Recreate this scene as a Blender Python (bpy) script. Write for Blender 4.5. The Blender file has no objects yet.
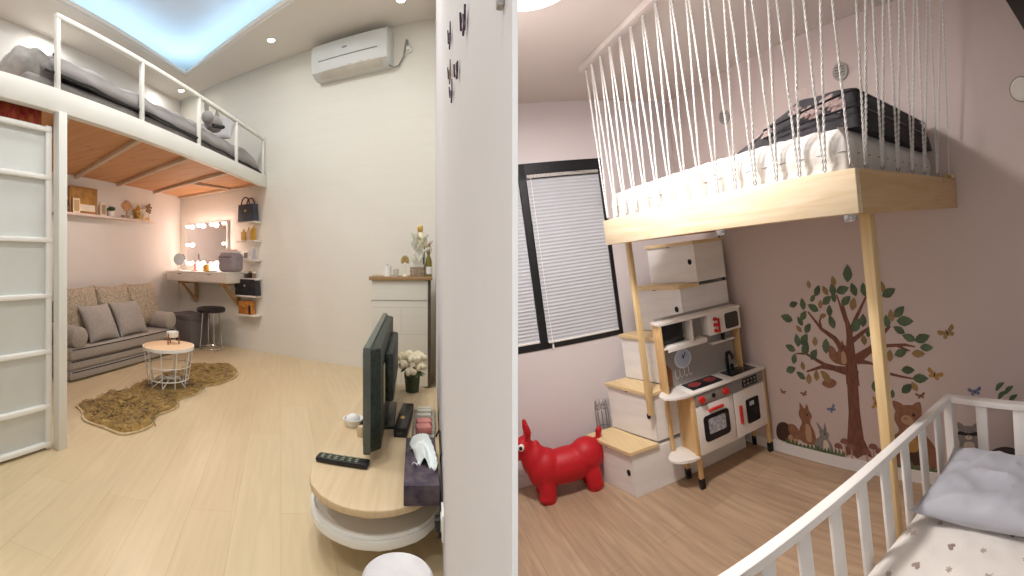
import bpy, bmesh, math, random
from mathutils import Vector, Matrix, noise
random.seed(11)
SC = bpy.context.scene
COL = SC.collection
PI = math.pi
R = math.radians

# ------------------------------------------------------------------ materials
def lin(c):
    if isinstance(c, str):
        c = [int(c[i:i + 2], 16) / 255 for i in (0, 2, 4)]
    return [x / 12.92 if x <= .04045 else ((x + .055) / 1.055) ** 2.4 for x in c] + [1]

def mat(name, col, rough=.6, metal=0, var=.08, scale=6, bump=0, bscale=80, stretch=(1, 1, 1), col2=None, trans=0, alpha=1, spec=.5, coat=0, sheen=0):
    m = bpy.data.materials.new(name); m.use_nodes = True
    nt = m.node_tree; b = nt.nodes['Principled BSDF']
    tc = nt.nodes.new('ShaderNodeTexCoord'); mp = nt.nodes.new('ShaderNodeMapping')
    mp.inputs['Scale'].default_value = stretch
    nt.links.new(tc.outputs['Object'], mp.inputs[0])
    n = nt.nodes.new('ShaderNodeTexNoise'); n.inputs['Scale'].default_value = scale; n.inputs['Detail'].default_value = 6
    nt.links.new(mp.outputs[0], n.inputs['Vector'])
    cr = nt.nodes.new('ShaderNodeValToRGB')
    c1 = lin(col); c2 = lin(col2) if col2 else [min(1, x * (1 + var)) for x in c1[:3]] + [1]
    c0 = c1 if col2 else [x * (1 - var) for x in c1[:3]] + [1]
    cr.color_ramp.elements[0].position = .35; cr.color_ramp.elements[1].position = .65
    cr.color_ramp.elements[0].color = c0; cr.color_ramp.elements[1].color = c2
    nt.links.new(n.outputs['Fac'], cr.inputs[0]); nt.links.new(cr.outputs[0], b.inputs['Base Color'])
    b.inputs['Roughness'].default_value = rough; b.inputs['Metallic'].default_value = metal
    b.inputs['Specular IOR Level'].default_value = spec
    b.inputs['Transmission Weight'].default_value = trans
    b.inputs['Coat Weight'].default_value = coat
    b.inputs['Sheen Weight'].default_value = sheen
    if bump:
        n2 = nt.nodes.new('ShaderNodeTexNoise'); n2.inputs['Scale'].default_value = bscale; n2.inputs['Detail'].default_value = 4
        nt.links.new(mp.outputs[0], n2.inputs['Vector'])
        bp = nt.nodes.new('ShaderNodeBump'); bp.inputs['Strength'].default_value = bump; bp.inputs['Distance'].default_value = .01
        nt.links.new(n2.outputs['Fac'], bp.inputs['Height']); nt.links.new(bp.outputs[0], b.inputs['Normal'])
    return m

def emit(name, col, s):
    m = bpy.data.materials.new(name); m.use_nodes = True
    b = m.node_tree.nodes['Principled BSDF']
    b.inputs['Base Color'].default_value = lin(col)
    b.inputs['Emission Color'].default_value = lin(col); b.inputs['Emission Strength'].default_value = s
    return m

def planks(name, c1, c2, cgap, length, width, rotz=0, rough=.4, gap=.002, grain=.5, bump=.1, plane='XY', coat=0):
    """boards laid in rows: brick texture for the boards, stretched noise for the grain"""
    m = bpy.data.materials.new(name); m.use_nodes = True
    nt = m.node_tree; b = nt.nodes['Principled BSDF']; N = nt.nodes.new; L = nt.links.new
    tc = N('ShaderNodeTexCoord'); mp = N('ShaderNodeMapping')
    if plane == 'XZ':
        mp.inputs['Rotation'].default_value = (R(90), 0, 0)
    else:
        mp.inputs['Rotation'].default_value = (0, 0, rotz)
    L(tc.outputs['Object'], mp.inputs[0])
    br = N('ShaderNodeTexBrick'); br.inputs['Scale'].default_value = 1
    br.inputs['Brick Width'].default_value = length; br.inputs['Row Height'].default_value = width
    br.inputs['Mortar Size'].default_value = gap; br.inputs['Mortar Smooth'].default_value = .3
    br.inputs['Color1'].default_value = lin(c1); br.inputs['Color2'].default_value = lin(c2); br.inputs['Mortar'].default_value = lin(cgap)
    br.offset = .37; L(mp.outputs[0], br.inputs['Vector'])
    m2 = N('ShaderNodeMapping'); m2.inputs['Scale'].default_value = (1.2, 16, 1); L(mp.outputs[0], m2.inputs[0])
    n = N('ShaderNodeTexNoise'); n.inputs['Scale'].default_value = 2.2; n.inputs['Detail'].default_value = 8; n.inputs['Distortion'].default_value = .6
    L(m2.outputs[0], n.inputs['Vector'])
    mr = N('ShaderNodeMapRange'); mr.inputs[1].default_value = .25; mr.inputs[2].default_value = .75
    mr.inputs[3].default_value = 1 - grain * .5; mr.inputs[4].default_value = 1 + grain * .3; L(n.outputs['Fac'], mr.inputs[0])
    mx = N('ShaderNodeMix'); mx.data_type = 'RGBA'; mx.blend_type = 'MULTIPLY'; mx.inputs[0].default_value = 1
    L(br.outputs['Color'], mx.inputs[6]); L(mr.outputs[0], mx.inputs[7]); L(mx.outputs[2], b.inputs['Base Color'])
    b.inputs['Roughness'].default_value = rough; b.inputs['Coat Weight'].default_value = coat
    bp = N('ShaderNodeBump'); bp.inputs['Strength'].default_value = bump; bp.inputs['Distance'].default_value = .004
    L(mx.outputs[2], bp.inputs['Height']); L(bp.outputs[0], b.inputs['Normal'])
    return m

def wood(name, c1, c2, axis='x', rough=.5, knots=True, freq=9):
    m = bpy.data.materials.new(name); m.use_nodes = True
    nt = m.node_tree; b = nt.nodes['Principled BSDF']; N = nt.nodes.new; L = nt.links.new
    tc = N('ShaderNodeTexCoord'); mp = N('ShaderNodeMapping')
    s = {'x': (.6, 9, 9), 'y': (9, .6, 9), 'z': (9, 9, .6)}[axis]
    mp.inputs['Scale'].default_value = s; L(tc.outputs['Object'], mp.inputs[0])
    n = N('ShaderNodeTexNoise'); n.inputs['Scale'].default_value = freq * .35; n.inputs['Detail'].default_value = 7; n.inputs['Distortion'].default_value = 1.2
    L(mp.outputs[0], n.inputs['Vector'])
    cr = N('ShaderNodeValToRGB'); cr.color_ramp.elements[0].position = .3; cr.color_ramp.elements[1].position = .7
    cr.color_ramp.elements[0].color = lin(c2); cr.color_ramp.elements[1].color = lin(c1); L(n.outputs['Fac'], cr.inputs[0])
    out = cr.outputs[0]
    if knots:
        mk = N('ShaderNodeMapping'); mk.inputs['Scale'].default_value = {'x': (.45, 1, 1), 'y': (1, .45, 1), 'z': (1, 1, .45)}[axis]; L(tc.outputs['Object'], mk.inputs[0])
        v = N('ShaderNodeTexVoronoi'); v.inputs['Scale'].default_value = 8; L(mk.outputs[0], v.inputs['Vector'])
        r2 = N('ShaderNodeValToRGB'); r2.color_ramp.elements[0].position = .06; r2.color_ramp.elements[1].position = .14
        r2.color_ramp.elements[0].color = (.45, .3, .16, 1); r2.color_ramp.elements[1].color = (1, 1, 1, 1); L(v.outputs['Distance'], r2.inputs[0])
        mx = N('ShaderNodeMix'); mx.data_type = 'RGBA'; mx.blend_type = 'MULTIPLY'; mx.inputs[0].default_value = .6
        L(out, mx.inputs[6]); L(r2.outputs[0], mx.inputs[7]); out = mx.outputs[2]
    L(out, b.inputs['Base Color']); b.inputs['Roughness'].default_value = rough
    bp = N('ShaderNodeBump'); bp.inputs['Strength'].default_value = .08; bp.inputs['Distance'].default_value = .003
    L(n.outputs['Fac'], bp.inputs['Height']); L(bp.outputs[0], b.inputs['Normal'])
    return m

# ------------------------------------------------------------------ mesh builder
class MB:
    def __init__(s):
        s.bm = bmesh.new()
    def _new(s, fn):
        a = set(s.bm.verts); fn(); return [v for v in s.bm.verts if v not in a]
    def box(s, c, d, rot=None, bev=0, seg=2):
        M = Matrix.Translation(c)
        if rot is not None:
            M = M @ (Matrix.Rotation(rot, 4, 'Z') if isinstance(rot, (int, float)) else rot.to_4x4())
        g = bmesh.ops.create_cube(s.bm, size=1, matrix=M @ Matrix.Diagonal((d[0], d[1], d[2], 1)))
        if bev:
            es = list({e for v in g['verts'] for e in v.link_edges})
            bmesh.ops.bevel(s.bm, geom=es, offset=min(bev, .49 * min(d)), segments=seg, affect='EDGES', profile=.5)
        return s
    def cyl(s, p0, p1, r0, r1=None, n=16, caps=True):
        p0 = Vector(p0); p1 = Vector(p1); r1 = r0 if r1 is None else r1
        d = p1 - p0; q = d.to_track_quat('Z', 'Y').to_matrix().to_4x4()
        bmesh.ops.create_cone(s.bm, cap_ends=caps, cap_tris=False, segments=n, radius1=max(r0, 1e-5), radius2=max(r1, 1e-5), depth=d.length,
                              matrix=Matrix.Translation((p0 + p1) / 2) @ q)
        return s
    def ball(s, c, r, rot=None, n=16):
        if isinstance(r, (int, float)): r = (r, r, r)
        M = Matrix.Translation(c)
        if rot is not None: M = M @ rot.to_4x4()
        bmesh.ops.create_uvsphere(s.bm, u_segments=n, v_segments=max(6, n // 2 + 2), radius=1, matrix=M @ Matrix.Diagonal((r[0], r[1], r[2], 1)))
        return s
    def tube(s, pts, r, n=6, closed=False, caps=True):
        pts = [Vector(p) for p in pts]; N = len(pts); rings = []
        rr = r if isinstance(r, (list, tuple)) else [r] * N
        up = None
        for i, p in enumerate(pts):
            if closed: t = pts[(i + 1) % N] - pts[i - 1]
            else: t = pts[min(i + 1, N - 1)] - pts[max(i - 1, 0)]
            t.normalize()
            if up is None: up = Vector((0, 0, 1)) if abs(t.z) < .9 else Vector((1, 0, 0))
            a = t.cross(up); a.normalize(); bb = a.cross(t); up = bb
            rings.append([s.bm.verts.new(p + (a * math.cos(2 * PI * k / n) + bb * math.sin(2 * PI * k / n)) * rr[i]) for k in range(n)])
        for i in range(N if closed else N - 1):
            A = rings[i]; B = rings[(i + 1) % N]
            for k in range(n):
                s.bm.faces.new((A[k], A[(k + 1) % n], B[(k + 1) % n], B[k]))
        if caps and not closed:
            s.bm.faces.new(rings[0]); s.bm.faces.new(rings[-1][::-1])
        return s
    def lathe(s, prof, c=(0, 0, 0), n=24, sx=1, sy=1):
        rings = []
        for r, z in prof:
            rings.append([s.bm.verts.new((c[0] + max(r, 1e-4) * sx * math.cos(2 * PI * k / n), c[1] + max(r, 1e-4) * sy * math.sin(2 * PI * k / n), c[2] + z)) for k in range(n)])
        for A, B in zip(rings, rings[1:]):
            for k in range(n): s.bm.faces.new((A[k], A[(k + 1) % n], B[(k + 1) % n], B[k]))
        s.bm.faces.new(rings[0][::-1]); s.bm.faces.new(rings[-1])
        return s
    def prism(s, poly, z0, z1, M=None, bev=0):
        """polygon in local XY pushed from z0 to z1; M maps it elsewhere"""
        M = M or Matrix.Identity(4); n = len(poly)
        a = [s.bm.verts.new(M @ Vector((x, y, z0))) for x, y in poly]; b = [s.bm.verts.new(M @ Vector((x, y, z1))) for x, y in poly]
        fs = [s.bm.faces.new(a[::-1]), s.bm.faces.new(b)]
        for k in range(n): fs.append(s.bm.faces.new((a[k], a[(k + 1) % n], b[(k + 1) % n], b[k])))
        if bev:
            es = [e for e in fs[1].edges] + [e for e in fs[0].edges]
            bmesh.ops.bevel(s.bm, geom=es, offset=bev, segments=2, affect='EDGES', profile=.5)
        return s
    def grid(s, f, nu, nv, thick=0):
        g = [[s.bm.verts.new(f(i / nu, j / nv)) for j in range(nv + 1)] for i in range(nu + 1)]
        for i in range(nu):
            for j in range(nv): s.bm.faces.new((g[i][j], g[i + 1][j], g[i + 1][j + 1], g[i][j + 1]))
        return s
    def pillow(s, c, w, h, t, rot=None, n=14, p=2.2, seed=0, puff=.5):
        """cushion: flat in local XY, thick in Z, pinched corners"""
        M = Matrix.Translation(c) @ (rot.to_4x4() if rot is not None else Matrix.Identity(4))
        top = {}; 
        for sgn in (1, -1):
            for i in range(n + 1):
                for j in range(n + 1):
                    u = 2 * i / n - 1; v = 2 * j / n - 1
                    u2 = math.sin(u * PI / 2); v2 = math.sin(v * PI / 2)
                    th = t / 2 * (max(0, 1 - abs(u2) ** p) * max(0, 1 - abs(v2) ** p)) ** puff
                    k = 1 - .09 * (1 - abs(v2) ** 2) * abs(u2) ** 3; l = 1 - .09 * (1 - abs(u2) ** 2) * abs(v2) ** 3
                    q = Vector((u2 * w / 2 * k, v2 * h / 2 * l, 0))
                    wr = noise.noise(Vector((q.x * 9 + seed * 7, q.y * 9, sgn * 3))) * .12 * t * (1 - max(abs(u2), abs(v2)) ** 4)
                    edge = i in (0, n) or j in (0, n)
                    if edge and sgn == -1: continue
                    q.z = sgn * (th + wr) if not edge else 0
                    top[(sgn, i, j)] = s.bm.verts.new(M @ q)
        g = lambda sg, i, j: top.get((sg, i, j)) or top[(1, i, j)]
        for sg in (1, -1):
            for i in range(n):
                for j in range(n):
                    f = [g(sg, i, j), g(sg, i + 1, j), g(sg, i + 1, j + 1), g(sg, i, j + 1)]
                    s.bm.faces.new(f if sg == 1 else f[::-1])
        return s
    def done(s, name, m, parent=None, smooth=True, ang=40, label=None, cat=None, group=None, kind=None, loc=None, rotz=0):
        bmesh.ops.recalc_face_normals(s.bm, faces=s.bm.faces[:])
        me = bpy.data.meshes.new(name); s.bm.to_mesh(me); s.bm.free()
        for k in (m if isinstance(m, (list, tuple)) else [m]): me.materials.append(k)
        if smooth:
            me.polygons.foreach_set('use_smooth', [True] * len(me.polygons))
            me.set_sharp_from_angle(angle=R(ang))
        o = bpy.data.objects.new(name, me); COL.objects.link(o)
        if loc is not None: o.location = loc
        o.rotation_euler = (0, 0, rotz)
        if parent is not None: o.parent = parent
        else: TOPS.append((o, ROOM[0]))
        tag(o, label, cat, group, kind); LAST[0] = o
        return o

TOPS = []; LAST = [None]; ROOM = [None]
def tag(o, label=None, cat=None, group=None, kind=None):
    if label: o['label'] = label
    if cat: o['category'] = cat
    if group: o['group'] = group
    if kind: o['kind'] = kind
    return o
def thing(name, label, cat, loc=(0, 0, 0), rotz=0, group=None):
    o = bpy.data.objects.new(name, None); COL.objects.link(o); o.empty_display_size = .1
    o.location = loc; o.rotation_euler = (0, 0, rotz); TOPS.append((o, ROOM[0]))
    return tag(o, label, cat, group)
def dup(root, loc, rotz=None, label=None, group=None, scale=None):
    r = root.copy(); COL.objects.link(r); r.location = loc; TOPS.append((r, ROOM[0]))
    if rotz is not None: r.rotation_euler = (0, 0, rotz)
    if scale: r.scale = (scale,) * 3
    if label: r['label'] = label
    if group: r['group'] = group
    for ch in list(root.children):
        c = ch.copy(); COL.objects.link(c); c.parent = r
        for g in list(ch.children):
            d = g.copy(); COL.objects.link(d); d.parent = c
    return r
def ell(cx, cy, rx, ry, n=20, rot=0):
    return [(cx + rx * math.cos(a) * math.cos(rot) - ry * math.sin(a) * math.sin(rot), cy + rx * math.cos(a) * math.sin(rot) + ry * math.sin(a) * math.cos(rot)) for a in [2 * PI * k / n for k in range(n)]]
def RX(a): return Matrix.Rotation(R(a), 4, 'X')
def RY(a): return Matrix.Rotation(R(a), 4, 'Y')
def RZ(a): return Matrix.Rotation(R(a), 4, 'Z')

# ------------------------------------------------------------------ camera: a wide panorama of two rooms side by side
F = 430.; Y0 = 260.
cam = bpy.data.cameras.new('camera'); co = bpy.data.objects.new('camera', cam); COL.objects.link(co); SC.camera = co
cam.type = 'PANO'; cam.panorama_type = 'CENTRAL_CYLINDRICAL'
cam.central_cylindrical_range_u_min = -512 / F; cam.central_cylindrical_range_u_max = 512 / F
cam.central_cylindrical_range_v_min = -(576 - Y0) / F; cam.central_cylindrical_range_v_max = Y0 / F
cam.central_cylindrical_radius = 1; cam.clip_start = .01
AL = 1.759
co.location = (0, 0, 1.05); co.rotation_euler = (PI / 2, 0, -(AL - PI / 2))
SC.view_settings.view_transform = 'Standard'; SC.view_settings.look = 'None'; SC.view_settings.gamma = 1
SC.view_settings.exposure = 0; SC.view_settings.use_curve_mapping = False

# the second room stands beside the first, its floor turned and tipped against it
ROT2 = Matrix(((-.0478744, .9901618, -.1314826), (-.9986322, -.0446776, .0271589), (.0210174, .132603, .9909464)))
TA = Matrix.Identity(4)
TB = Matrix.Translation((0, 0, 1.05)) @ ROT2.to_4x4() @ Matrix.Translation((0, 0, -1.6))
ROOM[0] = TA
# ================================================================== ROOM WITH THE WHITE LOFT
W1 = mat('wall paint warm white', 'e4e0da', .75, var=.02, scale=1.5, bump=.03, bscale=30)
W1b = planks('white board wallpaper', 'e6e3da', 'e5e2d9', 'dfdcd3', 1.3, .14, 0, .75, .0012, .03, .06, plane='XZ')
W1r = mat('right wall paint', 'd9d6d8', .75, var=.02, scale=1.2, bump=.04, bscale=40)
CEIL = mat('ceiling paint', 'e4dfd6', .8, var=.015, scale=1)
FL1 = planks('pale oak laminate', 'd8c5a2', 'd3be99', 'c0aa84', 1.3, .19, R(70), .32, .0012, .16, .03)
WHT = mat('white lacquer', 'efeee9', .4, var=.015, scale=3)
WHTM = mat('white satin paint', 'e6e6df', .45, var=.03, scale=2)
PLY = wood('orange plywood', 'd6a273', 'c58a58', 'x', .6, True, 6)
BAT = wood('pale batten', 'd9c3ac', 'c4aa90', 'x', .6, False)
OAK = wood('light oak top', 'dcc6a2', 'cdb38c', 'y', .45, False, 8)
BIRCH = mat('birch veneer', 'e3c199', .5, var=.05, scale=5, stretch=(1, 8, 1))
TAUPE = mat('taupe sofa fabric', 'aba299', .9, var=.1, scale=60, bump=.25, bscale=300, sheen=.2)
TAUPE2 = mat('grey throw cushion fabric', 'a29c96', .9, var=.08, scale=50, bump=.2, bscale=260, sheen=.2)
TWEED = mat('tweed', '8d7f6c', .95, var=.4, scale=70, bump=.4, bscale=200, col2='c9bba5')
PIPE = mat('dark piping', '2e2a2a', .8)
DKGREY = mat('charcoal fabric', '716b6b', .85, var=.1, scale=40, bump=.2, bscale=200)
GREYBED = mat('grey bedding', '928d8b', .9, var=.08, scale=5, bump=.15, bscale=60, sheen=.15)
GREYBED2 = mat('mid grey mattress ticking', '84807c', .9, var=.06, scale=20, bump=.15, bscale=120)
BLK = mat('black plastic', '1c1c1e', .35, var=.15)
BLKL = mat('black leather', '26252a', .4, var=.2, scale=15, bump=.2, bscale=120)
CHROME = mat('chrome', 'd5d5d8', .12, 1.0, var=.02)
GOLD = mat('gold', 'cfa95c', .35, .55, var=.15, scale=20)
GLASSM = mat('mirror glass', 'cfcfd2', .04, 1.0, var=.01)
FUR = mat('olive brown fur', '80622a', .95, var=.3, scale=16, bump=.6, bscale=90, col2='ab8a44', sheen=.3)
FURE = mat('pale fur edge', 'c9b48c', .95, var=.15, scale=40, bump=.5, bscale=120)
RED = mat('red curtain print', 'a51f35', .9, var=.3, scale=26, col2='b96a35')
LEAF = mat('green leaf', '4d6a3c', .6, var=.3, scale=20)
CREAM = mat('cream petals', 'efe3c4', .7, var=.1, scale=20)
AMBER = mat('amber jar', 'e0a63c', .3, var=.1)
ORANGEB = mat('tan leather', 'b8752e', .5, var=.25, scale=18)
MARB = mat('white marble', 'e8e6e8', .2, var=.04, scale=7, col2='cfcdd3', coat=.3)
SPECK = mat('speckled green black plastic', '10140f', .5, var=.5, scale=70, col2='2c3b2f')
GREYTV = mat('grey green plastic', '585f59', .4, var=.12, scale=14)
TISS = mat('dark floral tissue box', '35283f', .5, var=.4, scale=30, col2='5d5157')
PINK = mat('pink plastic', 'd98d86', .4, var=.2, scale=10)
COPPER = mat('copper rod', '8a4e36', .35, .8)
BULB = emit('warm bulb', 'ffe6d0', 6)
DOWN = emit('downlight', 'fff4e0', 14)
LEDM = emit('blue white led strip', 'b4dcff', 10)
PERF = mat('clear glass', 'f3efe6', .08, var=.02, trans=.7)

XR, XL, DB = .04, -3.3, 3.74; KR = XR / .055
S18, C18 = math.sin(R(18)), math.cos(R(18))
def yb(x, o=0): return (DB - o - S18 * x) / C18
def pw(s, o, z): return (S18 * (DB - o) + C18 * s, C18 * (DB - o) - S18 * s, z)   # s along the back wall, o out from it
def sx(x, o=0): return (x - S18 * (DB - o)) / C18
BW = R(-18)
ZC = 3.25

def struct(name, mb, m, smooth=False): return mb.done(name, m, None, smooth, kind='structure')
struct('floor', MB().prism([(XL - .1, -1.6), (XR + .002, -1.6), (XR + .002, yb(.16) + .05), (XL - .1, yb(XL) + .1)], -.1, 0), FL1)
struct('wall_left', MB().prism([(XL, -1.6), (XL, yb(XL)), (XL - .1, yb(XL) + .03), (XL - .1, -1.6)], 0, 3.7), W1)
o = struct('wall_back', MB().prism([(sx(XL), 0), (sx(.15), 0), (sx(.15), .1), (sx(XL - .1), .1)], 0, 3.7), W1b)
o.location = pw(0, 0, 0); o.rotation_euler = (0, 0, BW)
# the wall between the rooms runs out to a thin finished edge beside the camera
struct('wall_right', MB().prism([(XR, .2086), (XR, yb(XR) + .05), (XR + .1, yb(XR) + .05), (XR + .1, .684), (.0429, .2092)], -.9, 3.7), W1r)
EDGE = mat('white edge bead', 'ffffff', .9, var=.0, spec=.1)
struct('trim_1', MB().prism([(XR - .0001, .2076), (.04262, .2081), (.0429, .2092), (XR - .0001, .2086)], -.9, 3.6), EDGE)
tray = [(-2.8, -1.6), (-2.8, 4.37), (-.9, 3.33), (-.9, -1.6)]
mb = MB()
mb.prism([(XL - .1, -1.6), (tray[0]), (tray[1]), (XL - .1, yb(XL))], ZC, ZC + .05)
mb.prism([(XL - .1, yb(XL)), tray[1], tray[2], (.155, yb(.155))], ZC, ZC + .05)
mb.prism([(.155, yb(.155)), tray[2], tray[3], (.155, -1.6)], ZC, ZC + .05)
for a, b in ((tray[0], tray[1]), (tray[1], tray[2])):       # little upstand at the lip
    mb.tube([(a[0], a[1], ZC + .035), (b[0], b[1], ZC + .035)], .03, 8)
struct('ceiling', mb, CEIL)
struct('ceiling', MB().prism([(XL - .1, -1.6), (XL - .1, yb(XL)), (.155, yb(.155)), (.155, -1.6)], 3.60, 3.7), mat('tray ceiling paint', 'dedede', .8, var=.01))
d = Vector((-.9 + 2.8, 3.33 - 4.37, 0)).normalized(); nrm = Vector((-d.y, d.x, 0))
p1 = Vector((-2.8 - .17, 4.37, ZC + .085)); pc = Vector((-2.8 - .17, 4.37 + .22, ZC + .085)); p2 = Vector((-.9, 3.33, ZC + .085)) + nrm * .17
MB().tube([(-2.99, -1.4, ZC + .085), tuple(p1), tuple(pc)], .02, 8).done('led_strip', LEDM, label='blue cove light strip along the loft side of the ceiling tray', cat='light')
MB().tube([tuple(pc + Vector((.04, -.02, 0))), tuple(p2)], .02, 8).done('led_strip', LEDM, label='blue cove light strip along the tray edge nearest the air conditioner', cat='light')

def area(name, loc, rot, sz, pw_, col, shape='DISK', sz2=None, spread=None):
    l = bpy.data.lights.new(name, 'AREA'); l.shape = shape; l.size = sz; l.energy = pw_; l.color = col
    if sz2: l.size_y = sz2
    if spread: l.spread = R(spread)
    o = bpy.data.objects.new(name, l); COL.objects.link(o); o.location = loc; o.rotation_euler = rot
    TOPS.append((o, ROOM[0])); return o
def point(name, loc, r, pw_, col):
    l = bpy.data.lights.new(name, 'POINT'); l.shadow_soft_size = r; l.energy = pw_; l.color = col
    o = bpy.data.objects.new(name, l); COL.objects.link(o); o.location = loc; TOPS.append((o, ROOM[0])); return o

# recessed downlights
for k, (x, y, lab) in enumerate(((-1.56, 4.0, 'round recessed downlight left of the air conditioner'), (-3.06, 4.66, 'round recessed downlight above the far end of the loft bed'),
                                 (-.256, 3.62, 'round recessed downlight right of the air conditioner at the picture top'))):
    t = thing('downlight', lab, 'light', (x, y, ZC), group='recessed ceiling downlights')
    MB().lathe([(.048, 0), (.05, -.006), (.038, -.008), (.036, -.002)], n=24).done('trim_ring', WHT, t)
    MB().lathe([(.001, -.003), (.036, -.003), (.036, -.005), (.001, -.0065)], n=20).done('lens', DOWN, t)
for x, y, e in ((-1.56, 3.4, 6), (-3.06, 4.4, 3), (-.3, 3.1, 4), (-.4, 1.7, 15), (-.4, -.2, 18), (-3.05, 2.6, 6), (-2.2, .3, 20), (-1.4, 2.0, 32)):
    area('downlight_lamp', (x, y, ZC - .03 if x != -1.4 else 3.55), (0, 0, 0), .12 if x != -1.4 else .5, e, (.97, .97, .95))

area('under_loft_fill', (-2.45, 2.95, 1.9), (0, 0, 0), .25, 8, (1, .82, .77))  # added fill with no fitting, brightens the walls and sofa below the loft
point('edge_fill', (-.04, -.16, 1.09), .03, 3.0, (.96, .98, 1))  # added unseen light by the camera, whitens the end of the dividing wall

# ---------------------------------------------------------------- loft
t = thing('loft_platform', 'white steel loft platform with guard rail and orange plywood underside', 'loft bed', (-1.84, 4.45, 0))
def P(x, y, z): return (x + 1.84, y - 4.45, z)
MB().box(P(-1.84, 2.52, 1.935), (.05, 4.0, .13), bev=.004).done('front_beam', WHTM, t)
MB().prism([(P(-1.87, .55, 0)[:2]), P(-1.87, yb(-1.87) - .01, 0)[:2], P(XL + .01, yb(XL) - .01, 0)[:2], P(XL + .01, .55, 0)[:2]][::-1], 1.925, 1.945).done('plywood_panel', PLY, t, smooth=False)
def bar(a, b, w, h, name, m):
    a = Vector(P(*a)); b = Vector(P(*b)); d = b - a
    q = d.to_track_quat('X', 'Z').to_matrix()
    return MB().box((a + b) / 2, (d.length, w, h), q, bev=.003).done(name, m, t)
for y in (1.68, 2.36, 3.02, 3.72):
    bar((-1.87, y, 1.908), (XL + .02, y + .66, 1.908), .045, .034, 'joist', BAT)
bar((-1.87, yb(-1.87) - .05, 1.908), (XL + .02, yb(XL) - .05, 1.908), .045, .034, 'joist', BAT)
bar((-2.55, 4.05, 1.91), (-2.35, 4.66, 1.91), .035, .03, 'joist', BAT)
MB().box(P(-1.82, 1.56, .935), (.05, .062, 1.87), bev=.004).done('post', WHTM, t)
for y in (1.555, 2.31, 3.07, 3.78, 4.47):
    MB().box(P(-1.84, y, 2.205), (.028, .028, .41), bev=.003).done('baluster', WHTM, t)
MB().box(P(-1.84, 3.015, 2.412), (.032, 2.95, .03), bev=.004).done('top_rail', WHTM, t)

# panelled sliding door in front of the space below the near end of the loft
t = thing('sliding_door', 'white sliding wardrobe door with horizontal bars below the loft', 'door', (-1.885, 1.01, 0))
MB().box((0, 0, .9), (.03, 1.02, 1.79), bev=.003).done('panel', mat('pale grey door panel', 'd3d6d2', .5, var=.03, scale=3), t)
for z in (.03, .239, .543, .852, 1.16, 1.506, 1.77):
    MB().box((.025, 0, z), (.03, 1.02, .026), bev=.005).done('crossbar', WHT, t)
for y in (-.495, .495):
    MB().box((.02, y, .9), (.03, .04, 1.79), bev=.004).done('stile', WHT, t)
def cur(u, v): return Vector((-.03 * math.sin(u * 46) * .5, (u - .5) * 1.05, -v * .5 + noise.noise(Vector((u * 5, v, 0))) * .004))
o = MB().grid(cur, 80, 6).done('curtain', RED, None, label='red patterned cloth strip showing above the sliding door', cat='curtain', loc=(-1.935, 1.0, 1.92))
o.modifiers.new('s', 'SOLIDIFY').thickness = .004

# bedding up on the loft
t = thing('loft_mattress', 'grey mattress under a thick grey quilt on the white loft', 'mattress', (-2.5, 2.7, 1.946))
MB().box((.02, .22, .07), (1.2, 3.1, .14), bev=.03, seg=3).done('mattress', GREYBED2, t)
def quilt(u, v):
    y = -1.22 + 2.98 * v; x = -.6 + 1.24 * u
    e = max(0, (u - .72) / .28); base = .165 - .07 * v + .015 * noise.noise(Vector((y * 4, 0, 3)))
    top = .36 + .03 * noise.noise(Vector((x * 3, y * 2.2, 1))) + .03 * noise.noise(Vector((x * 8, y * 5, 4)))
    ends = min(1, v / .05, (1 - v) / .03) ** .5
    z = base + (top - base) * math.sqrt(max(0, 1 - e ** 2.2)) * (.35 + .65 * ends)
    x += .03 * e * noise.noise(Vector((y * 5, z * 6, 7)))
    return Vector((x, y, z))
q = MB().grid(quilt, 34, 80).done('quilt', GREYBED, t); q.modifiers.new('s', 'SOLIDIFY').thickness = .02
MB().tube([(quilt(1, k / 60) + Vector((.006, 0, -.008))) for k in range(61)], .009, 6).done('quilt_fold_line', PIPE, t)  # dark line along the fold where quilt meets mattress
t = thing('folded_quilt', 'rumpled grey quilt heaped at the near end of the loft bed', 'quilt', (-2.08, 1.5, 1.946))
mb = MB()
mb.ball((0, .0, .17), (.2, .19, .18), n=32)
for v in mb.bm.verts:
    v.co += Vector((noise.noise(v.co * 9), noise.noise(v.co * 9 + Vector((5, 0, 0))), noise.noise(v.co * 9 + Vector((0, 9, 0))))) * .03
    v.co.z = max(v.co.z, 0)
mb.done('fold', mat('mottled grey quilt', '8d8985', .9, var=.2, scale=12, bump=.3, bscale=50), t)
mb = MB(); mb.tube([(.16 + .02 * math.sin(k), .1 + .015 * math.cos(k * 1.7), .03 + .03 * k) for k in range(10)], .012, 8); mb.done('crease', mat('dark quilt trim', '55504e', .9), t)
t = thing('pillow', 'pale grey pillow standing at the far end of the loft bed', 'pillow', (-2.2, 4.1, 2.46), group='pillows on the loft bed')
MB().pillow((0, 0, 0), .36, .3, .12, RX(62) @ RZ(0), seed=2).done('cover', mat('pale grey pillow', 'b9b6b6', .9, var=.05), t)
t = dup(t, (-2.55, 4.1, 2.46), R(12), label='grey pillow behind the pale one at the far end of the loft')
t = thing('plush_rabbit', 'grey plush toy with two upright ears behind the loft rail', 'toy', (-2.02, 3.55, 2.3), group=None)
mb = MB(); mb.ball((0, .1, .07), (.08, .13, .08)); mb.ball((0, -.02, .1), (.06, .06, .06)); mb.done('body', GREYBED, t)
MB().tube([(0, -.03, .13), (0, -.04, .2), (.0, -.05, .25)], [.018, .024, .012], 8).done('ear', GREYBED2, t)
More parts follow.
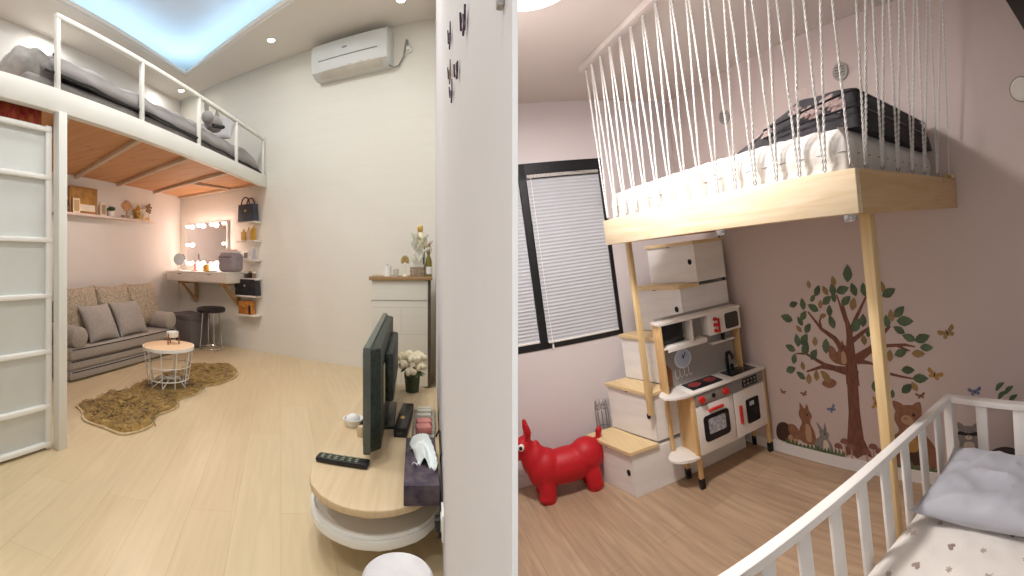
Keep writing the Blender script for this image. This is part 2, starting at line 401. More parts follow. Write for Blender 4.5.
MB().tube([(0, .16, .1), (0, .17, .17), (0, .165, .22)], [.018, .022, .012], 8).done('ear', GREYBED2, t)
MB().tube([(.05, .0, .02), (.07, .1, 0.03), (.05, .2, .06)], .02, 8).done('scarf', PIPE, t)

# ---------------------------------------------------------------- air conditioner
a0, a1 = sx(-1.13), sx(-.35)
t = thing('air_conditioner', 'white wall mounted air conditioner high on the back wall', 'air conditioner', pw((a0 + a1) / 2, 0, 2.86), BW)
w = a1 - a0
prof = [(0, .33), (-.13, .335), (-.165, .31), (-.18, .14), (-.16, .05), (-.085, .0), (0, .0)]
M = Matrix(((0, 0, 1, 0), (1, 0, 0, 0), (0, 1, 0, 0), (0, 0, 0, 1)))
ACM = mat('air conditioner plastic', 'd3d5d3', .4, var=.02)
MB().prism(prof, -w / 2, w / 2, M, bev=.008).done('casing', ACM, t)
MB().box((0, -.1815, .145), (w * .78, .008, .006)).done('seam', mat('grey seam', '77756f', .6), t)
MB().box((0, -.13, .024), (w * .82, .09, .012), Matrix.Rotation(R(-32), 3, 'X'), bev=.003).done('louvre', mat('louvre plastic', 'c9c5ba', .5), t)
MB().box((-.03, -.174, .225), (.05, .006, .014)).done('badge', mat('grey badge', '7c7f86', .4), t)
for x in (.02, .14, .22): MB().box((x, -.158, .055), (.03, .008, .01)).done('sticker', mat('ochre sticker', 'b9a268', .6), t)
t = thing('power_socket', 'small white wall socket right of the air conditioner', 'socket', pw(sx(-.2), 0, 3.0), BW)
MB().box((0, -.012, 0), (.05, .024, .05), bev=.008).done('plate', WHT, t); MB().cyl((0, -.024, .005), (0, -.05, .005), .016).done('plug', WHT, t)
s0 = sx(-.2)
MB().tube([pw(s0 - .0, .045, 3.02), pw(s0 - .01, .03, 3.08), pw(s0 - .02, .02, 3.1), pw(s0 - .035, .02, 3.04), pw(s0 - .05, .02, 2.95), pw(s0 - .1, .02, 2.87), pw(s0 - .14, .04, 2.85), pw(a1 - .005, .1, 2.85)], .008, 8).done('power_cable', mat('grey cable', '8c8c88', .5), None, label='grey cable looping from the air conditioner to its socket', cat='cable')

# ---------------------------------------------------------------- sofa
t = thing('sofa', 'taupe grey sofa bed in stacked fold-out layers against the left wall', 'sofa', (XL + .03, 3.2, 0))
y0, y1 = -.75, .86
for k, (za, zb, xo) in enumerate(((0.012, .092, .55), (.095, .18, .54), (.183, .285, .55))):
    MB().box((xo / 2, (y0 + y1) / 2, (za + zb) / 2), (xo, y1 - y0, zb - za), bev=.022, seg=3).done(('base_layer', 'middle_layer', 'seat')[k], TAUPE, t)
    MB().tube([(xo - .006, y0 + .02, zb - .012), (xo - .002, y1 - .02, zb - .012)], .006, 6).done('piping', PIPE, t)
MB().box((.045, (y0 + y1) / 2, .4), (.075, y1 - y0, .5), bev=.05, seg=3).done('backrest', TAUPE, t)
for yy, nm in ((y0 + .12, 0), (y1 - .1, 1)):
    MB().lathe([(.02, -.26), (.07, -.255), (.095, -.235), (.1, 0), (.095, .235), (.07, .255), (.02, .26)], n=24).done('arm_bolster', TAUPE, t)
    ch = LAST[0]; ch.location = (.3, yy, .37); ch.rotation_euler = (0, PI / 2, 0)
for yy, lab in ((2.86, 'tweed back cushion nearest the white post on the sofa'), (3.36, 'tweed back cushion in the middle of the sofa back'), (3.84, 'tweed back cushion at the far end of the sofa back')):
    c = thing('back_cushion', lab, 'cushion', (XL + .255, yy, .55), group='tweed back cushions on the sofa')
    MB().pillow((0, 0, 0), .52, .5, .17, RZ(90) @ RX(74), seed=yy, p=4, puff=.6).done('cover', TWEED, c)
for (xx, yy, rz, lab) in ((XL + .43, 2.95, 2, 'plain grey throw cushion nearer the white post on the sofa'), (XL + .42, 3.4, -2, 'plain grey throw cushion near the sofa centre, left of the far arm')):
    c = thing('throw_cushion', lab, 'cushion', (xx, yy, .455), group='grey throw cushions on the sofa')
    MB().pillow((0, 0, 0), .42, .37, .14, RZ(90 + rz) @ RX(62), seed=xx + yy).done('cover', TAUPE2, c)

# ottoman, stool
t = thing('storage_ottoman', 'dark grey upholstered storage box in the corner beside the sofa', 'ottoman', (-2.82, 4.5, 0), R(-20))
MB().box((0, 0, .17), (.4, .3, .32), bev=.012).done('body', DKGREY, t); MB().box((0, 0, .36), (.415, .315, .075), bev=.02).done('lid', DKGREY, t)
for x in (-.17, .17):
    for y in (-.12, .12): MB().cyl((x, y, .012), (x, y, 0), .018).done('foot', BLK, t)
t = thing('bar_stool', 'round black topped stool with thin chrome legs', 'stool', (-2.46, 4.38, 0))
MB().lathe([(.001, .5), (.15, .5), (.168, .485), (.17, .46), (.16, .445), (.001, .445)], n=28).done('seat', BLKL, t)
for a in (45, 135, 225, 315):
    MB().tube([(.1 * math.cos(R(a)), .1 * math.sin(R(a)), .445), (.135 * math.cos(R(a)), .135 * math.sin(R(a)), .0)], .007, 8).done('leg', CHROME, t)
MB().tube([(.133 * math.cos(2 * PI * k / 28), .133 * math.sin(2 * PI * k / 28), .03) for k in range(28)], .006, 6, True).done('foot_ring', CHROME, t)

# coffee table and candle holder
t = thing('coffee_table', 'round coffee table with pale wood top on a white wire basket', 'table', (-2.01, 2.87, .034))
MB().lathe([(.001, .325), (.2, .325), (.208, .32), (.208, .302), (.2, .297), (.001, .297)], n=40).done('tabletop', BIRCH, t)
MB().lathe([(.2085, .297), (.2105, .297), (.2105, .322), (.2085, .322)], n=40).done('rim', WHT, t)
for k in range(10):
    a = 2 * PI * k / 10
    MB().tube([(.2 * math.cos(a), .2 * math.sin(a), .3), (.165 * math.cos(a), .165 * math.sin(a), .06), (.16 * math.cos(a), .16 * math.sin(a), .004), (.09 * math.cos(a + .3), .09 * math.sin(a + .3), .06), (.03 * math.cos(a), .03 * math.sin(a), .055)], .0042, 6).done('wire', WHT, t)
for z, r in ((.165, .182), (.06, .166)):
    MB().tube([(r * math.cos(2 * PI * k / 36), r * math.sin(2 * PI * k / 36), z) for k in range(36)], .0042, 6, True).done('wire_ring', WHT, t)
MB().lathe([(.001, .05), (.03, .05), (.03, .058), (.001, .058)], n=16).done('hub', WHT, t)
t = thing('candle_holder', 'white bowl candle holder on wooden legs on the coffee table', 'candle holder', (-2.01, 2.93, .359))
MB().lathe([(.001, .055), (.045, .055), (.05, .065), (.05, .1), (.046, .1), (.042, .07), (.001, .07)], n=24).done('bowl', WHT, t)
for k in range(3):
    a = 2 * PI * k / 3 + .4; MB().tube([(.05 * math.cos(a), .05 * math.sin(a), .085), (.056 * math.cos(a), .056 * math.sin(a), 0)], .006, 6).done('leg', mat('walnut leg', '8a5a35', .5), t)

# fur rug
out = [(-2.15, 2.03), (-2.02, 1.93), (-1.84, 1.93), (-1.68, 1.94), (-1.63, 2.13), (-1.71, 2.3), (-1.69, 2.5), (-1.77, 2.66), (-1.73, 2.88), (-1.78, 3.05), (-1.71, 3.2), (-1.68, 3.44), (-1.76, 3.66), (-1.93, 3.82), (-2.1, 3.76), (-2.27, 3.66), (-2.25, 3.42), (-2.3, 3.2), (-2.24, 3.0), (-2.3, 2.82), (-2.24, 2.6), (-2.31, 2.42), (-2.25, 2.24), (-2.28, 2.1)]
def smoothp(pts, n=4):
    r = []
    for i in range(len(pts)):
        p0, p1_, p2_, p3 = [Vector(pts[(i + k) % len(pts)]) for k in (-1, 0, 1, 2)]
        for j in range(n):
            u = j / n; r.append(.5 * ((2 * p1_) + (p2_ - p0) * u + (2 * p0 - 5 * p1_ + 4 * p2_ - p3) * u * u + (3 * p1_ - p0 - 3 * p2_ + p3) * u ** 3))
    return r
t = thing('fur_rug', 'wavy edged olive brown faux fur rug on the pale floor', 'rug', (-1.97, 2.85, 0))
ring = [p - Vector((-1.97, 2.85)) for p in smoothp(out)]
mb = MB(); mb.prism([(p.x * 1.0, p.y * 1.0) for p in ring][::-1], .001, .012); mb.done('backing', FURE, t)
def rugmesh(mb, layers, z0, amp, shrink, hgt):
    rr = []
    for k in range(layers + 1):
        f = 1 - k / layers; row = []
        for i, p in enumerate(ring):
            q = Vector((p.x, p.y)) * (f * shrink)
            c = Vector((0, (p.y) * .75 * (1 - f) * shrink)); q = Vector((p.x * f * shrink, p.y * shrink * (f + (1 - f) * .75)))
            z = z0 + (hgt * min(1, k / 2.0)) + amp * noise.noise(Vector((q.x * 22, q.y * 22, k * .1))) * min(1, k / 1.5)
            row.append(mb.bm.verts.new((q.x, q.y, z)))
        rr.append(row)
    n = len(ring)
    for A, B in zip(rr, rr[1:]):
        for i in range(n): mb.bm.faces.new((A[i], A[(i + 1) % n], B[(i + 1) % n], B[i]))
mb = MB(); rugmesh(mb, 16, .008, .02, .985, .022)
mb.bm.verts.ensure_lookup_table()
base = [v.co.copy() for v in mb.bm.verts]
for k in range(9000):
    a = random.uniform(0, 2 * PI); l = random.uniform(.012, .024); w_ = random.uniform(.004, .008)
    dv = Vector((math.cos(a), math.sin(a), 0)); sv = Vector((-dv.y, dv.x, 0)) * w_
    c0 = random.choice(base) * .97 + Vector((random.gauss(0, .012), random.gauss(0, .02), .002))
    mb.bm.faces.new([mb.bm.verts.new(c0 + sv), mb.bm.verts.new(c0 - sv), mb.bm.verts.new(c0 + dv * l + Vector((0, 0, random.uniform(.002, .011))))])
mb.done('fur', FUR, t, ang=80)

# ---------------------------------------------------------------- floating shelf with ornaments on the left wall
MB().box((.055, 0, -.012), (.11, 1.56, .024), bev=.003).done('wall_shelf', mat('pinkish white shelf', 'e2d2c8', .5), None, label='long pale floating shelf under the loft on the left wall', cat='shelf', loc=(XL, 3.5, 1.53))
zs = 1.53
t = thing('picture_frame', 'large brown and gold picture frame leaning on the wall shelf', 'picture frame', (XL + .05, 3.1, zs))
MB().box((0, 0, .14), (.025, .4, .28), bev=.004).done('frame', mat('bronze frame', 'a8793f', .45, .2, var=.2), t)
MB().box((.0135, 0, .16), (.002, .36, .22)).done('picture', mat('amber collage', 'b98a45', .6, var=.3, scale=12, col2='8a6530'), t)
MB().box((.0145, .01, .065), (.002, .3, .07)).done('caption', mat('pale print', 'e8ddc8', .6, var=.1), t)
t = thing('photo_card', 'small dark bottle at the near end of the wall shelf', 'bottle', (XL + .07, 2.86, zs))
t.name = 'bottle'
MB().lathe([(.001, 0), (.022, 0), (.022, .09), (.01, .105), (.01, .13), (.001, .13)], n=14).done('glass', mat('brown glass', '4b362a', .2), t); MB().cyl((0, 0, .13), (0, 0, .145), .012).done('cap', GOLD, t)
t = thing('photo_frame', 'small white framed card leaning before the brown frame', 'picture frame', (XL + .085, 2.97, zs))
MB().box((0, 0, .075), (.012, .1, .15), bev=.003).done('frame', CREAM, t); MB().box((.007, 0, .075), (.002, .07, .11)).done('print', mat('beige print', 'c8a77a', .6), t)
t = thing('photo_frame', 'narrow cream framed card right of the brown frame', 'picture frame', (XL + .07, 3.38, zs), 0)
MB().box((0, 0, .07), (.014, .09, .14), bev=.003).done('frame', CREAM, t); MB().box((.008, 0, .07), (.002, .06, .1)).done('print', mat('taupe print', 'a58e78', .6), t)
t = thing('potted_plant', 'little green plant in a white pot on the wall shelf', 'plant', (XL + .06, 3.52, zs))
MB().lathe([(.001, 0), (.03, 0), (.038, .06), (.033, .06), (.03, .05), (.001, .05)], n=18).done('pot', WHT, t)
mb = MB()
for k in range(60):
    a = random.uniform(0, 6.28); b = random.uniform(.2, 1.3); p = Vector((math.cos(a) * math.cos(b), math.sin(a) * math.cos(b), math.sin(b))) * random.uniform(.03, .055)
    mb.ball(p + Vector((0, 0, .06)), (.016, .011, .004), Matrix.Rotation(a, 3, 'Z') @ Matrix.Rotation(-b, 3, 'Y'), n=8)
mb.done('foliage', LEAF, t)
t = thing('wall_plaque', 'tan leaf shaped plaque on the wall between plant and gold ornament', 'ornament', (XL + .003, 3.85, zs + .02))
mb = MB()
for k in range(7):
    a = R(40 + k * 18); mb.ball((.008, .06 * math.cos(a), .06 + .09 * math.sin(a)), (.006, .016, .055), Matrix.Rotation(a - PI / 2, 3, 'X'), n=10)
mb.box((.008, 0, .03), (.006, .01, .09)); mb.done('feather', mat('tan straw', 'd2a574', .7, var=.2), t)
def glass(x, y, z, r, h, lab, m, cat='cup', nm='glass_cup', grp=None):
    t = thing(nm, lab, cat, (x, y, z), group=grp)
    MB().lathe([(.001, 0), (r * .8, 0), (r, h), (r * .92, h), (r * .72, .008), (.001, .008)], n=18).done('bowl', m, t); return t
glass(XL + .06, 3.72, zs, .025, .035, 'low grey dish on the wall shelf right of the plant', mat('grey ceramic', '9a9088', .4), 'dish', 'dish')
glass(XL + .06, 3.86, zs, .018, .045, 'small cream cup on the shelf before the gold ornament', CREAM)
t = thing('gold_ornament', 'ornate gold figurine clock on the wall shelf', 'ornament', (XL + .055, 4.0, zs))
mb = MB(); mb.lathe([(.001, 0), (.05, 0), (.05, .02), (.03, .03), (.045, .07), (.05, .1), (.03, .14), (.012, .17), (.001, .19)], n=20)
for a in range(0, 360, 30): mb.ball((.05 * math.cos(R(a)), .05 * math.sin(R(a)), .09 + .03 * math.sin(R(a * 2))), .016, n=8)
mb.done('body', GOLD, t); MB().ball((.05, 0, .1), (.01, .028, .028)).done('dial', CREAM, t)
t = thing('gold_angel', 'small cream candle beside the gold figurine on the shelf', 'candle', (XL + .08, 4.07, zs)); t.name = 'candle'
MB().lathe([(.001, 0), (.02, 0), (.02, .06), (.001, .065)], n=14).done('wax', CREAM, t); MB().cyl((0, 0, .062), (0, 0, .08), .0015).done('wick', PIPE, t)
MB().box((0, 0, .018), (.05, .09, .036), bev=.006).done('trinket_box', GOLD, None, label='low gold trinket box on the wall shelf right of the figurine', cat='box', loc=(XL + .06, 4.15, zs))
t = thing('gold_tree', 'round gold flower ornament on a stem at the shelf end', 'ornament', (XL + .05, 4.22, zs))
mb = MB()
for k in range(13):
    a = k * 2.4; r = .016 * math.sqrt(k) ; mb.ball((.0, r * math.cos(a) * 1.05, .155 + r * math.sin(a) * 1.05), (.012, .014, .014), n=8)
mb.done('blossom', mat('dull gold', '9a7b3e', .45, .7, var=.2), t); MB().cyl((0, 0, .012), (0, 0, .11), .004).done('stem', GOLD, t); MB().lathe([(.001, 0), (.028, 0), (.028, .012), (.001, .014)], n=16).done('foot', CREAM, t)

# ---------------------------------------------------------------- vanity desk
d0, d1 = -4.53, -3.42
t = thing('vanity_desk', 'white wall mounted vanity desk on two wooden brackets', 'desk', pw((d0 + d1) / 2, .18, .84), BW)
w = d1 - d0
VAN = mat('vanity white', 'e2dad0', .45, var=.02)
MB().box((0, 0, .0), (w, .345, .115), bev=.006).done('body', VAN, t); MB().box((0, -.003, .064), (w + .012, .352, .014), bev=.003).done('top', WHT, t)
for x in (-w / 4, w / 4):
    f = MB().box((x, -.175, -.003), (w / 2 - .02, .012, .09), bev=.003).done('drawer', VAN, t)
    MB().box((x, -.183, .038), (.07, .006, .008), bev=.002).done('slot', mat('dark slot', '5a4a40', .6), f)
for x in (-.34, .43):
    b = MB()
    b.box((x, .15, -.2), (.03, .035, .28), bev=.003); b.box((x, 0, -.073), (.03, .3, .03), bev=.003)
    b.box((x, .02, -.19), (.03, .03, .33), Matrix.Rotation(R(45), 3, 'X'), bev=.003); b.done('bracket', wood('bracket pine', 'c99f6b', 'b68a57', 'z', .6, False), t)
zd = .84 + .072
m0, m1 = -4.5, -3.72
t = thing('vanity_mirror', 'white framed makeup mirror ringed with glowing bulbs', 'mirror', pw((m0 + m1) / 2, .03, zd), BW)
w = m1 - m0; H = .56; zb = .06
MB().box((0, 0, H / 2 + zb), (w, .03, H), bev=.006).done('frame', WHT, t)
MB().box((0, -.0165, H / 2 + zb), (w - .02, .004, H - .02)).done('glass', GLASSM, t)
MB().box((0, .0, .03), (w * .6, .05, .06), bev=.005).done('stand', WHT, t)
bl = [(x, H + zb - .035) for x in (-w / 2 + .04, -.13, .12, w / 2 - .04)] + [(x, zb + .035) for x in (-w / 2 + .04, -.13, .12, w / 2 - .04)] + [(-w / 2 + .04, H / 2 + zb), (w / 2 - .04, H / 2 + zb)]
for x, z in bl:
    MB().ball((x, -.036, z), .019, n=12).done('bulb', BULB, t)
    q = Vector(pw((m0 + m1) / 2 + x, .03 + .1, zd + z)); point('bulb_lamp', q, .03, .35 if x < -w / 4 else 1.15, (1, .74, .64))
t = thing('round_mirror', 'small round mirror on a stand at the desk left end', 'mirror', pw(-4.43, .22, zd), R(30))
MB().lathe([(.001, 0), (.045, 0), (.045, .01), (.008, .016), (.007, .07), (.001, .07)], n=20).done('base', WHT, t)
mm = MB().lathe([(.001, -.006), (.075, -.006), (.08, 0), (.075, .006), (.001, .006)], n=32).done('rim', CHROME, t); mm.location = (0, 0, .15); mm.rotation_euler = (R(84), 0, 0)
mm = MB().lathe([(.001, 0), (.072, 0), (.072, .002), (.001, .002)], n=32).done('glass', mat('grey mirror', 'a9b1b2', .35, .4), t); mm.location = (0, -.007, .151); mm.rotation_euler = (R(84), 0, 0)
t = thing('ring_holder', 'pink and gold flamingo shaped ring holder on the vanity', 'ornament', pw(-4.17, .18, zd), BW)
MB().lathe([(.001, 0), (.04, 0), (.042, .012), (.001, .02)], n=18).done('dish', PINK, t)
MB().tube([(.0, 0, .02), (.02, 0, .05), (-.01, 0, .08), (-.015, 0, .11), (.0, 0, .13), (.015, 0, .12)], [.016, .02, .012, .007, .008, .003], 8).done('figure', PINK, t)
t = thing('jar', 'amber glass jar with a lid on the vanity under the mirror', 'jar', pw(-3.86, .26, zd), BW)
MB().lathe([(.001, 0), (.035, 0), (.04, .01), (.04, .06), (.032, .07), (.001, .07)], n=20).done('glass', AMBER, t); MB().lathe([(.001, .07), (.033, .07), (.033, .085), (.001, .085)], n=20).done('lid', GOLD, t)
t = thing('cosmetic_tray', 'dark phone lying near the vanity front edge', 'phone', pw(-3.72, .3, zd), BW + .2); t.name = 'phone'
MB().box((0, 0, .004), (.13, .065, .008), bev=.003).done('case', BLK, t); MB().box((0, 0, .0084), (.12, .056, .001)).done('screen', mat('phone glass', '2c3038', .1), t)
t = thing('cosmetic_case', 'grey fabric cosmetic case on the right end of the vanity', 'case', pw(-3.5, .2, zd), BW)
MB().box((0, 0, .11), (.25, .2, .22), bev=.05, seg=4).done('body', mat('lilac grey fabric', '9c949c', .85, var=.08, scale=30, bump=.2, bscale=150), t)
MB().tube([(-.11, -.1, .17), (0, -.107, .175), (.11, -.1, .17)], .004, 6).done('zip', DKGREY, t)
t = thing('cosmetic_box', 'white cosmetic tray with pink lids on top of the grey case', 'tray', pw(-3.5, .2, zd + .22), BW)
MB().box((0, 0, .012), (.2, .13, .024), bev=.005).done('tray', WHT, t); MB().box((.02, 0, .03), (.12, .06, .014), bev=.004).done('lid', PINK, t); MB().cyl((-.06, 0, .02), (-.06, 0, .06), .018).done('pot', WHT, t)

# ---------------------------------------------------------------- ladder of small shelves right of the desk
h0, h1 = sx(-2.175), sx(-1.885); hc = (h0 + h1) / 2
zsh = [1.492, 1.275, 1.055, .84, .645, .425]
labs = ['top small white wall shelf, carrying the dark handbag', 'second small white wall shelf down, with gold perfumes', 'third small white wall shelf, with a white frame and a spray bottle',
        'fourth small white wall shelf, with little jars', 'fifth small white wall shelf, under the black handbag', 'lowest small white wall shelf, with the tan bag']
for z, lab in zip(zsh, labs):
    MB().box((0, -.06, -.011), (h1 - h0, .12, .022), bev=.004).done('wall_shelf', VAN, None, label=lab, cat='shelf', group='small wall shelves beside the vanity', loc=pw(hc, 0, z), rotz=BW)
def bag(nm, lab, s, o, z, w, dpt, h, m, hm, handles=True, clasp=GOLD):
    t = thing(nm, lab, 'handbag', pw(s, o, z), BW)
    mb = MB(); mb.prism([(-w / 2, 0), (w / 2, 0), (w / 2 * .9, h), (-w / 2 * .9, h)], -dpt / 2, dpt / 2, RX(90), bev=.012); mb.done('body', m, t)
    if handles:
        for y in (-dpt / 2, dpt / 2):
            MB().tube([(.2 * w * math.cos(a) * 1.2, y, h - .01 + .32 * h * 1.35 * math.sin(a)) for a in [PI * k / 12 for k in range(13)]], .008, 8).done('handle', hm, t)
    MB().box((0, -dpt / 2 - .004, h * .62), (.03, .008, .025), bev=.003).done('clasp', clasp, t)
    return t
bag('handbag', 'blue black handbag with red brown handles on the top shelf', hc, .07, zsh[0], .26, .09, .2, mat('slate leather', '3c4753', .5, var=.2, scale=12), mat('oxblood leather', '5a2a2c', .5))
t = bag('handbag', 'black quilted box handbag on the fifth wall shelf', hc + .0, .075, zsh[4], .33, .1, .18, BLKL, BLKL, False, CHROME)
MB().prism([(-.16, .08), (.16, .08), (.15, .185), (-.15, .185)], .0505, .056, RX(90)).done('flap', BLKL, t)
t = bag('handbag', 'tan leather bag on the lowest wall shelf', hc - .02, .065, zsh[5], .2, .09, .15, ORANGEB, ORANGEB, False)
MB().box((.085, -.052, .06), (.03, .008, .1), bev=.003).done('strap', BLKL, t)
def perfume(s, o, z, w, h, m, lab, cap=GOLD, nm='perfume_bottle', cat='bottle', grp='bottles and jars on the wall shelves'):
    t = thing(nm, lab, cat, pw(s, o, z), BW, group=grp)
    MB().box((0, 0, h * .4), (w, w * .6, h * .8), bev=.006).done('glass', m, t); MB().cyl((0, 0, h * .8), (0, 0, h), w * .22).done('cap', cap, t)
HON = mat('honey perfume', 'd9b36a', .15, var=.1)
perfume(hc - .07, .07, zsh[1], .06, .13, HON, 'left pale gold perfume bottle on the second wall shelf')
perfume(hc + .0, .06, zsh[1], .05, .15, mat('pale perfume', 'e6cfa8', .15), 'middle tall pale perfume bottle on the second wall shelf')
perfume(hc + .085, .07, zsh[1], .055, .17, mat('yellow perfume', 'cfa13d', .15), 'right tall yellow perfume bottle on the second wall shelf')
t = thing('photo_frame', 'small white photo frame on the third wall shelf', 'picture frame', pw(hc - .04, .06, zsh[2]), BW, )
MB().box((0, 0, .05), (.1, .014, .1), Matrix.Rotation(R(-6), 3, 'X'), bev=.003).done('frame', WHT, t); MB().box((0, -.008, .05), (.06, .003, .06), Matrix.Rotation(R(-6), 3, 'X')).done('print', mat('grey print', '8f8a84', .6), t)
t = thing('spray_bottle', 'slim grey spray bottle on the third wall shelf', 'bottle', pw(hc + .09, .07, zsh[2]), BW)
MB().lathe([(.001, 0), (.02, 0), (.02, .1), (.009, .115), (.009, .13), (.001, .13)], n=16).done('body', mat('grey bottle', 'aeb2b8', .3), t); MB().box((-.006, 0, .137), (.03, .012, .016), bev=.003).done('nozzle', WHT, t)
for k, (dx, h, m, lab) in enumerate(((-.03, .07, mat('brown jar', '5f4638', .3), 'left brown jar on the fourth wall shelf'), (.03, .085, BLK, 'middle black jar on the fourth wall shelf'), (.09, .075, mat('clay jar', '8b7264', .4), 'right clay jar on the fourth wall shelf'))):
    t = thing('jar', lab, 'jar', pw(hc + dx, .065, zsh[3]), BW, group='bottles and jars on the wall shelves')
    MB().lathe([(.001, 0), (.022, 0), (.024, .01), (.024, h * .7), (.018, h * .78), (.001, h * .78)], n=16).done('body', m, t); MB().cyl((0, 0, h * .78), (0, 0, h), .019).done('lid', GOLD if k == 1 else WHT, t)

# ---------------------------------------------------------------- tall cabinet in the far right corner
t = thing('tall_cabinet', 'tall white plank cabinet with a brown wood top in the corner', 'cabinet', (-.245, 3.66, 0))
CABM = planks('cabinet planks', 'd6d3c8', 'd6d3c8', 'b9b6ab', 60, .22, 0, .6, .002, .06, .2, plane='XZ')
MB().box((-.012, 0, .45), (.46, .3, .87), bev=.003).done('body', CABM, t)
MB().box((.232, .01, .45), (.022, .3, .88), bev=.002).done('side_panel', mat('dark brown side', '4e4430', .7, var=.25, scale=20), t)
MB().box((-.004, -.01, .9), (.52, .33, .03), bev=.004).done('top', wood('cabinet top wood', 'a98a63', '8d6f4c', 'x', .5, False), t)
MB().box((-.012, -.152, .72), (.45, .004, .004)).done('seam', mat('seam shadow grey', '8f8c82', .8), t)
MB().ball((-.255, -.02, .7), .01).done('hook', BLK, t)
zt = .915
def cyl_thing(nm, lab, cat, x, y, z, prof, m, part='body'):
    t = thing(nm, lab, cat, (x, y, z)); MB().lathe(prof, n=18).done(part, m, t); return t
t = cyl_thing('candle', 'white pillar candle on the left of the cabinet top', 'candle', -.36, 3.55, zt, [(.001, 0), (.032, 0), (.032, .085), (.001, .085)], WHT, 'wax'); MB().cyl((0, 0, .085), (0, 0, .1), .0018).done('wick', BLK, t)
cyl_thing('votive_cup', 'clear glass cup beside the white candle on the cabinet', 'cup', -.29, 3.52, zt, [(.001, 0), (.022, 0), (.026, .06), (.023, .06), (.02, .008), (.001, .008)], PERF, 'glass')
t = thing('gold_flower', 'gold palm shaped ornament on a thin stem on the cabinet', 'ornament', (-.215, 3.54, zt))
MB().lathe([(.001, 0), (.022, 0), (.02, .01), (.004, .02), (.004, .11), (.001, .11)], n=12).done('stem', CREAM, t)
mb = MB()
for k in range(11):
    a = R(-30 + k * 24); mb.ball((.018 * math.cos(a), 0, .13 + .026 * math.sin(a)), (.02, .005, .008), Matrix.Rotation(-a, 3, 'Y'), n=8)
mb.done('petals', mat('dull gold petals', 'a8925a', .5, .5, var=.2), t)
t = thing('woven_box', 'small woven taupe box in the middle of the cabinet top', 'box', (-.105, 3.56, zt))
MB().box((0, 0, .035), (.135, .1, .07), bev=.006).done('basket', mat('woven taupe', '9d8b78', .8, var=.3, scale=60, bump=.5, bscale=120), t); MB().box((0, 0, .074), (.14, .105, .008), bev=.003).done('lid', mat('taupe lid', 'b3a28e', .7), t)
t = thing('gift_box', 'white carton standing on the woven box', 'box', (-.1, 3.56, zt + .078))
MB().box((0, 0, .075), (.1, .08, .15), bev=.004).done('carton', WHT, t); MB().box((.04, -.041, .05), (.01, .002, .06)).done('label', BLK, t)
t = thing('perfume_bottle', 'gold capped white bottle at the very top of the cabinet ornaments', 'bottle', (-.09, 3.57, zt + .229))
MB().lathe([(.001, 0), (.045, .0), (.06, .03), (.055, .09), (.03, .125), (.015, .14), (.001, .14)], n=22).done('body', CREAM, t); MB().box((0, 0, .165), (.045, .045, .05), bev=.006).done('cap', GOLD, t)
t = thing('artificial_plant', 'pale green trailing leaves beside the gold capped bottle', 'plant', (-.055, 3.5, zt + .2))
mb = MB()
for k in range(18):
    a = -2.6 + k * .12; p = Vector((-.02 + .07 * math.cos(a * 1.7), -.01 + .02 * math.sin(k), .03 + .1 * math.sin(k * 1.3)))
    mb.ball(p, (.035, .006, .012), Matrix.Rotation(a, 3, 'Y'), n=8)
mb.done('leaves', mat('sage leaves', 'c6c6b4', .7, var=.2), t); MB().tube([(0, 0, -.2), (.0, 0, .05)], .004, 6).done('stem', LEAF, t)
t = thing('bottle', 'green gold wine bottle at the right end of the cabinet top', 'bottle', (-.02, 3.53, zt))
MB().lathe([(.001, 0), (.026, 0), (.026, .12), (.02, .15), (.01, .17), (.01, .21), (.001, .21)], n=18).done('glass', mat('olive glass', '7d7230', .2), t); MB().lathe([(.0265, .02), (.0268, .02), (.0268, .08), (.0265, .08)], n=18).done('label', WHT, t)
t = thing('vase', 'brown vase with dried sprigs behind the bottle on the cabinet', 'vase', (-.025, 3.6, zt))
MB().lathe([(.001, 0), (.02, 0), (.03, .06), (.02, .13), (.015, .16), (.001, .16)], n=16).done('body', mat('clay vase', '8c6a45', .6), t)
mb = MB()
for k in range(9): mb.tube([(0, 0, .15), (random.uniform(-.02, .03), random.uniform(-.03, .03), .22), (random.uniform(-.035, .045), random.uniform(-.05, .04), random.uniform(.26, .31))], .003, 5); 
mb.done('sprigs', mat('dry sprigs', 'a98a5c', .8), t)

# ---------------------------------------------------------------- console by the right wall and what stands on it
def stadium(a, y0, y1, n=18, cx=0): return [(cx + a * math.cos(t_), y1 + a * math.sin(t_)) for t_ in [PI * k / n for k in range(n + 1)]] + [(cx + a * math.cos(t_), y0 + a * math.sin(t_)) for t_ in [PI + PI * k / n for k in range(n + 1)]]
t = thing('media_console', 'oval console with oak top over a white open shelf on copper legs', 'console table', (-.21, 2.12, 0))
ca, c0, c1 = .245, 1.63 - 2.12, 2.52 - 2.12
MB().prism(stadium(ca, c0 - .03, c1), .225, .25, bev=.005).done('tabletop', OAK, t)
MB().prism(stadium(ca + .003, c0 - .01, c1), .11, .14, bev=.004).done('lower_shelf', WHT, t)
st = stadium(ca - .004, c0, c1); mb = MB()
mb.tube([(x, y, .143) for x, y in st], .01, 6, True); mb.done('shelf_rim', WHT, t)
MB().box((.16, .0, .1825), (.03, 1.0, .084), bev=.003).done('back_panel', WHT, t)
MB().box((.02, c0 - .1, .1825), (.03, .04, .084), bev=.003).done('divider', WHT, t); MB().box((0, .25, .1825), (.3, .02, .084), bev=.003).done('divider', WHT, t)
for x, y in ((-.06, -.56), (.07, -.57), (-.15, .5), (.12, .5)):
    MB().tube([(x - .025, y + .02, .11), (x, y, .004), (x + .02, y + .04, .11)], .006, 6).done('leg', COPPER, t)
zt = .25
